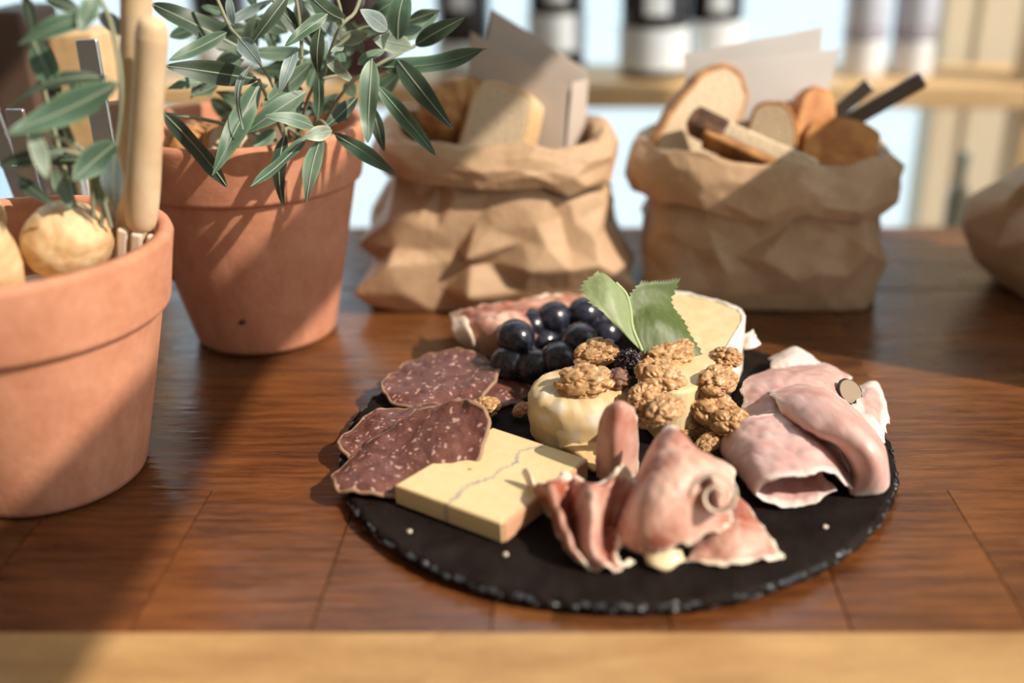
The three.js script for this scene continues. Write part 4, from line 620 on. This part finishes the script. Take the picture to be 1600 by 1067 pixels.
{ const g = warp(ico(14), v => v.multiplyScalar(0.0068 * (1 + 0.28 * n3(v.x * 3.2, v.y * 3.2, v.z * 3.2)))); const o = mesh('dried_berry', g, mat([0.018, 0.011, 0.016], 0.3)); o.position.set(...D.berry); tag(o, 'shrivelled black dried berry among the walnuts', 'berry'); }
{ const g = warp(ico(8), v => { v.multiplyScalar(0.007 * (1 + 0.2 * n3(v.x * 2, v.y * 2, v.z * 2))); v.y *= 0.8; }); const o = mesh('nut_chip', g, mat([0.2, 0.095, 0.06], 0.5)); o.position.set(...D.shell_bit); tag(o, 'brown nut chip just below the dried berry', 'nut'); }
const crl = ['white crumb on the slate before the cut cheese', 'crumb on the slate right of the cured ham', 'crumb beside the flat cured ham slice', 'crumb on the slate left of the cut cheese', 'pale crumb on the table beside the right bag', 'crumb under the rolled ham'];
D.crumbs.forEach((p, k) => { const g = warp(ico(3), v => { v.multiplyScalar(0.0012 * (1 + 0.3 * n3(v.x, v.y, v.z + k))); v.y *= 0.7; }); const o = mesh('crumb', g, M.fat); o.position.set(...p); tag(o, crl[k], 'crumb', 'loose crumbs'); });

// ------------------------------------------------------------------ glass jar with cutlery behind the front pot
function glassJar(label, x, z, r, h, y = 0) {
  const t = thing('glass_jar', label, 'jar', [x, y, z]);
  mesh('glass', lathe([[0, 0.0005], [r - 0.002, 0.0005], [r, 0.004], [r, h], [r - 0.0022, h + 0.001], [r - 0.0028, h - 0.002], [r - 0.0028, 0.008], [0, 0.007]], 48), M.glass, t); return t;
}
glassJar('glass jar of cutlery behind the front pot', -0.352, -0.117, 0.031, 0.135);
for (const [lab, a, b, g] of [['steel handle leaning left in the glass jar', [-0.345, 0.012, -0.118], [-0.372, 0.172, -0.12], 'cutlery in the glass jar'], ['steel handle upright in the glass jar', [-0.35, 0.012, -0.108], [-0.347, 0.165, -0.104], 'cutlery in the glass jar'], ['bright steel handle slanting up behind the wooden handles', [-0.258, 0.055, -0.012], [-0.266, 0.214, -0.032], null]]) {
  const d = V(...b).sub(V(...a)), L = d.length(), t = thing('cutlery_piece', lab, 'cutlery', a, g); t.quaternion.setFromUnitVectors(V(0, 1, 0), d.normalize());
  mesh('handle', rbox(0.011, L, 0.003, 0.0012, 0, L / 2, 0), M.steel, t); mesh('head', warp(ico(8), v => v.multiply(V(0.011, 0.022, 0.0035))).translate(0, 0.024, 0), M.steel, t);
}
tag(mesh('wooden_block', rbox(0.036, 0.185, 0.05, 0.004), M.pine), 'tall pale wood block standing behind the cutlery', 'block').position.set(-0.386, 0.093, -0.3);
tag(mesh('dark_box', rbox(0.032, 0.2, 0.06, 0.004), M.darkWood), 'dark upright box behind the left olive leaves', 'box').position.set(-0.432, 0.1005, -0.3);

// ------------------------------------------------------------------ tall wooden crate just outside the frame, shading the right bag
{
  const t = thing('wooden_crate', 'tall pale wooden crate standing right of the paper bags', 'crate', [0.61, 0, 0.01]); t.rotation.y = 1.13;
  for (const x of [-0.07, 0.07]) mesh('side_panel', rbox(0.01, 0.5, 0.14, 0.002, x, 0.25, 0), M.pine, t);
  for (const z of [-0.07, 0.07]) for (let i = 0; i < 7; i++) mesh('slat', rbox(0.15, 0.069, 0.008, 0.002, 0, 0.036 + i * 0.0713, z), M.pine, t);
}

// ------------------------------------------------------------------ shelf, bottles and jars at the back
{
  const t = thing('wooden_shelf', 'pale wooden shelf carrying bottles before the glazing', 'shelf', [0, 0, -0.88]);
  mesh('board', uvPlan(rbox(2.5, 0.028, 0.17, 0.003, -0.62, 0.040, 0), 2), M.pine, t);
  mesh('post', uvPlan(rbox(0.055, 1.9, 0.06, 0.004, 0.565, 0.05, 0.04), 2, 0, 0, 'y', 'x'), M.pine, t);
  mesh('post', uvPlan(rbox(0.05, 1.9, 0.06, 0.004, -1.84, 0.05, 0), 2, 0, 0, 'y', 'x'), M.pine, t);
}
function bottle(label, x, z, r, tone, labelH) {
  const t = thing('wine_bottle', label, 'bottle', [x, 0.0545, z], 'bottles on the shelf');
  mesh('glass', lathe([[0, 0.002], [r - 0.004, 0], [r, 0.004], [r, 0.19], [r * 0.93, 0.205], [r * 0.6, 0.225], [0.0155, 0.245], [0.0145, 0.29], [0.0165, 0.292], [0.0165, 0.3], [0, 0.3]], 48), mat(tone, 0.15, { clearcoat: 0.6 }), t);
  mesh('label', lathe([[r + 0.0004, labelH[0]], [r + 0.0008, labelH[0]], [r + 0.0008, labelH[1]], [r + 0.0004, labelH[1]]], 48), mat([0.7, 0.77, 0.82], 0.8), t);
  if (labelH[2]) mesh('label', new THREE.CylinderGeometry(r + 0.0008, r + 0.0008, labelH[3] - labelH[2], 20, 1, true, -0.35, 0.7).translate(0, (labelH[2] + labelH[3]) / 2, 0), mat([0.7, 0.77, 0.82], 0.8), t);
}
const DG = [0.016, 0.014, 0.018];
bottle('dark wine bottle with white band nearest the bread napkins', 0.078, -0.87, 0.043, DG, [0.012, 0.062, 0.078, 0.16]);
bottle('dark wine bottle right of the white banded one', 0.158, -0.9, 0.036, DG, [0.006, 0.066, 0.078, 0.16]);
bottle('dark bottle behind the folded kraft napkin', -0.045, -0.9, 0.037, DG, [0.03, 0.075, 0.09, 0.17]);
bottle('dark bottle left of the folded kraft napkin', -0.165, -0.9, 0.036, DG, [0.004, 0.04, 0.08, 0.16]);
bottle('maroon bottle seen through the olive leaves', -0.29, -0.86, 0.04, [0.03, 0.014, 0.016], [0.11, 0.17]);
bottle('dark bottle seen behind the wooden handles', -0.47, -0.88, 0.036, DG, [0.02, 0.07]);
function smallJar(label, x, y, z, tone, lid) {
  const t = thing('small_jar', label, 'jar', [x, y, z], 'small jars stacked on the shelf'), r = 0.028;
  mesh('body', lathe([[0, 0], [r - 0.002, 0], [r, 0.003], [r, 0.04], [r - 0.004, 0.045], [0, 0.045]], 36), mat(tone, 0.4), t);
  mesh('lid', lathe([[0, 0.0452], [r - 0.001, 0.0452], [r, 0.0462], [r, 0.056], [r - 0.002, 0.058], [0, 0.058]], 36), mat(lid, 0.4), t);
}
[[0.347, 'left'], [0.41, 'right']].forEach(([x, s]) => { smallJar(`lower white jar of the ${s} jar stack`, x, 0.0545, -0.88, [0.75, 0.76, 0.78], [0.4, 0.39, 0.46]); smallJar(`upper jar with brown lid of the ${s} jar stack`, x, 0.113, -0.88, [0.55, 0.58, 0.68], [0.34, 0.24, 0.15]); });
{
  const c = thing('back_counter', 'low pale counter below the shelf at the back', 'counter', [0.43, 0, -0.82]);
  mesh('top', rbox(0.18, 0.02, 0.12, 0.003, 0, -0.16, 0), M.cream, c);
  for (const [x, z] of [[-0.07, -0.04], [0.07, -0.04], [-0.07, 0.04], [0.07, 0.04]]) mesh('leg', box(0.02, 0.729, 0.02, x, -0.535, z), M.cream, c);
  const b = thing('oil_bottle', 'small dark green bottle on the low counter', 'bottle', [0.475, -0.1495, -0.82]);
  mesh('glass', lathe([[0, 0], [0.014, 0], [0.0155, 0.003], [0.0155, 0.06], [0.006, 0.075], [0.005, 0.1], [0, 0.1]], 24), mat([0.13, 0.13, 0.1], 0.3), b);
  mesh('cap', lathe([[0, 0.1002], [0.0066, 0.1002], [0.0066, 0.115], [0, 0.116]], 20), mat([0.12, 0.2, 0.2], 0.4), b);
}
scene.traverse(o => { if (o.isMesh) o.castShadow = o.receiveShadow = true; });
M.glass.side = THREE.DoubleSide;
renderer.render(scene, camera);
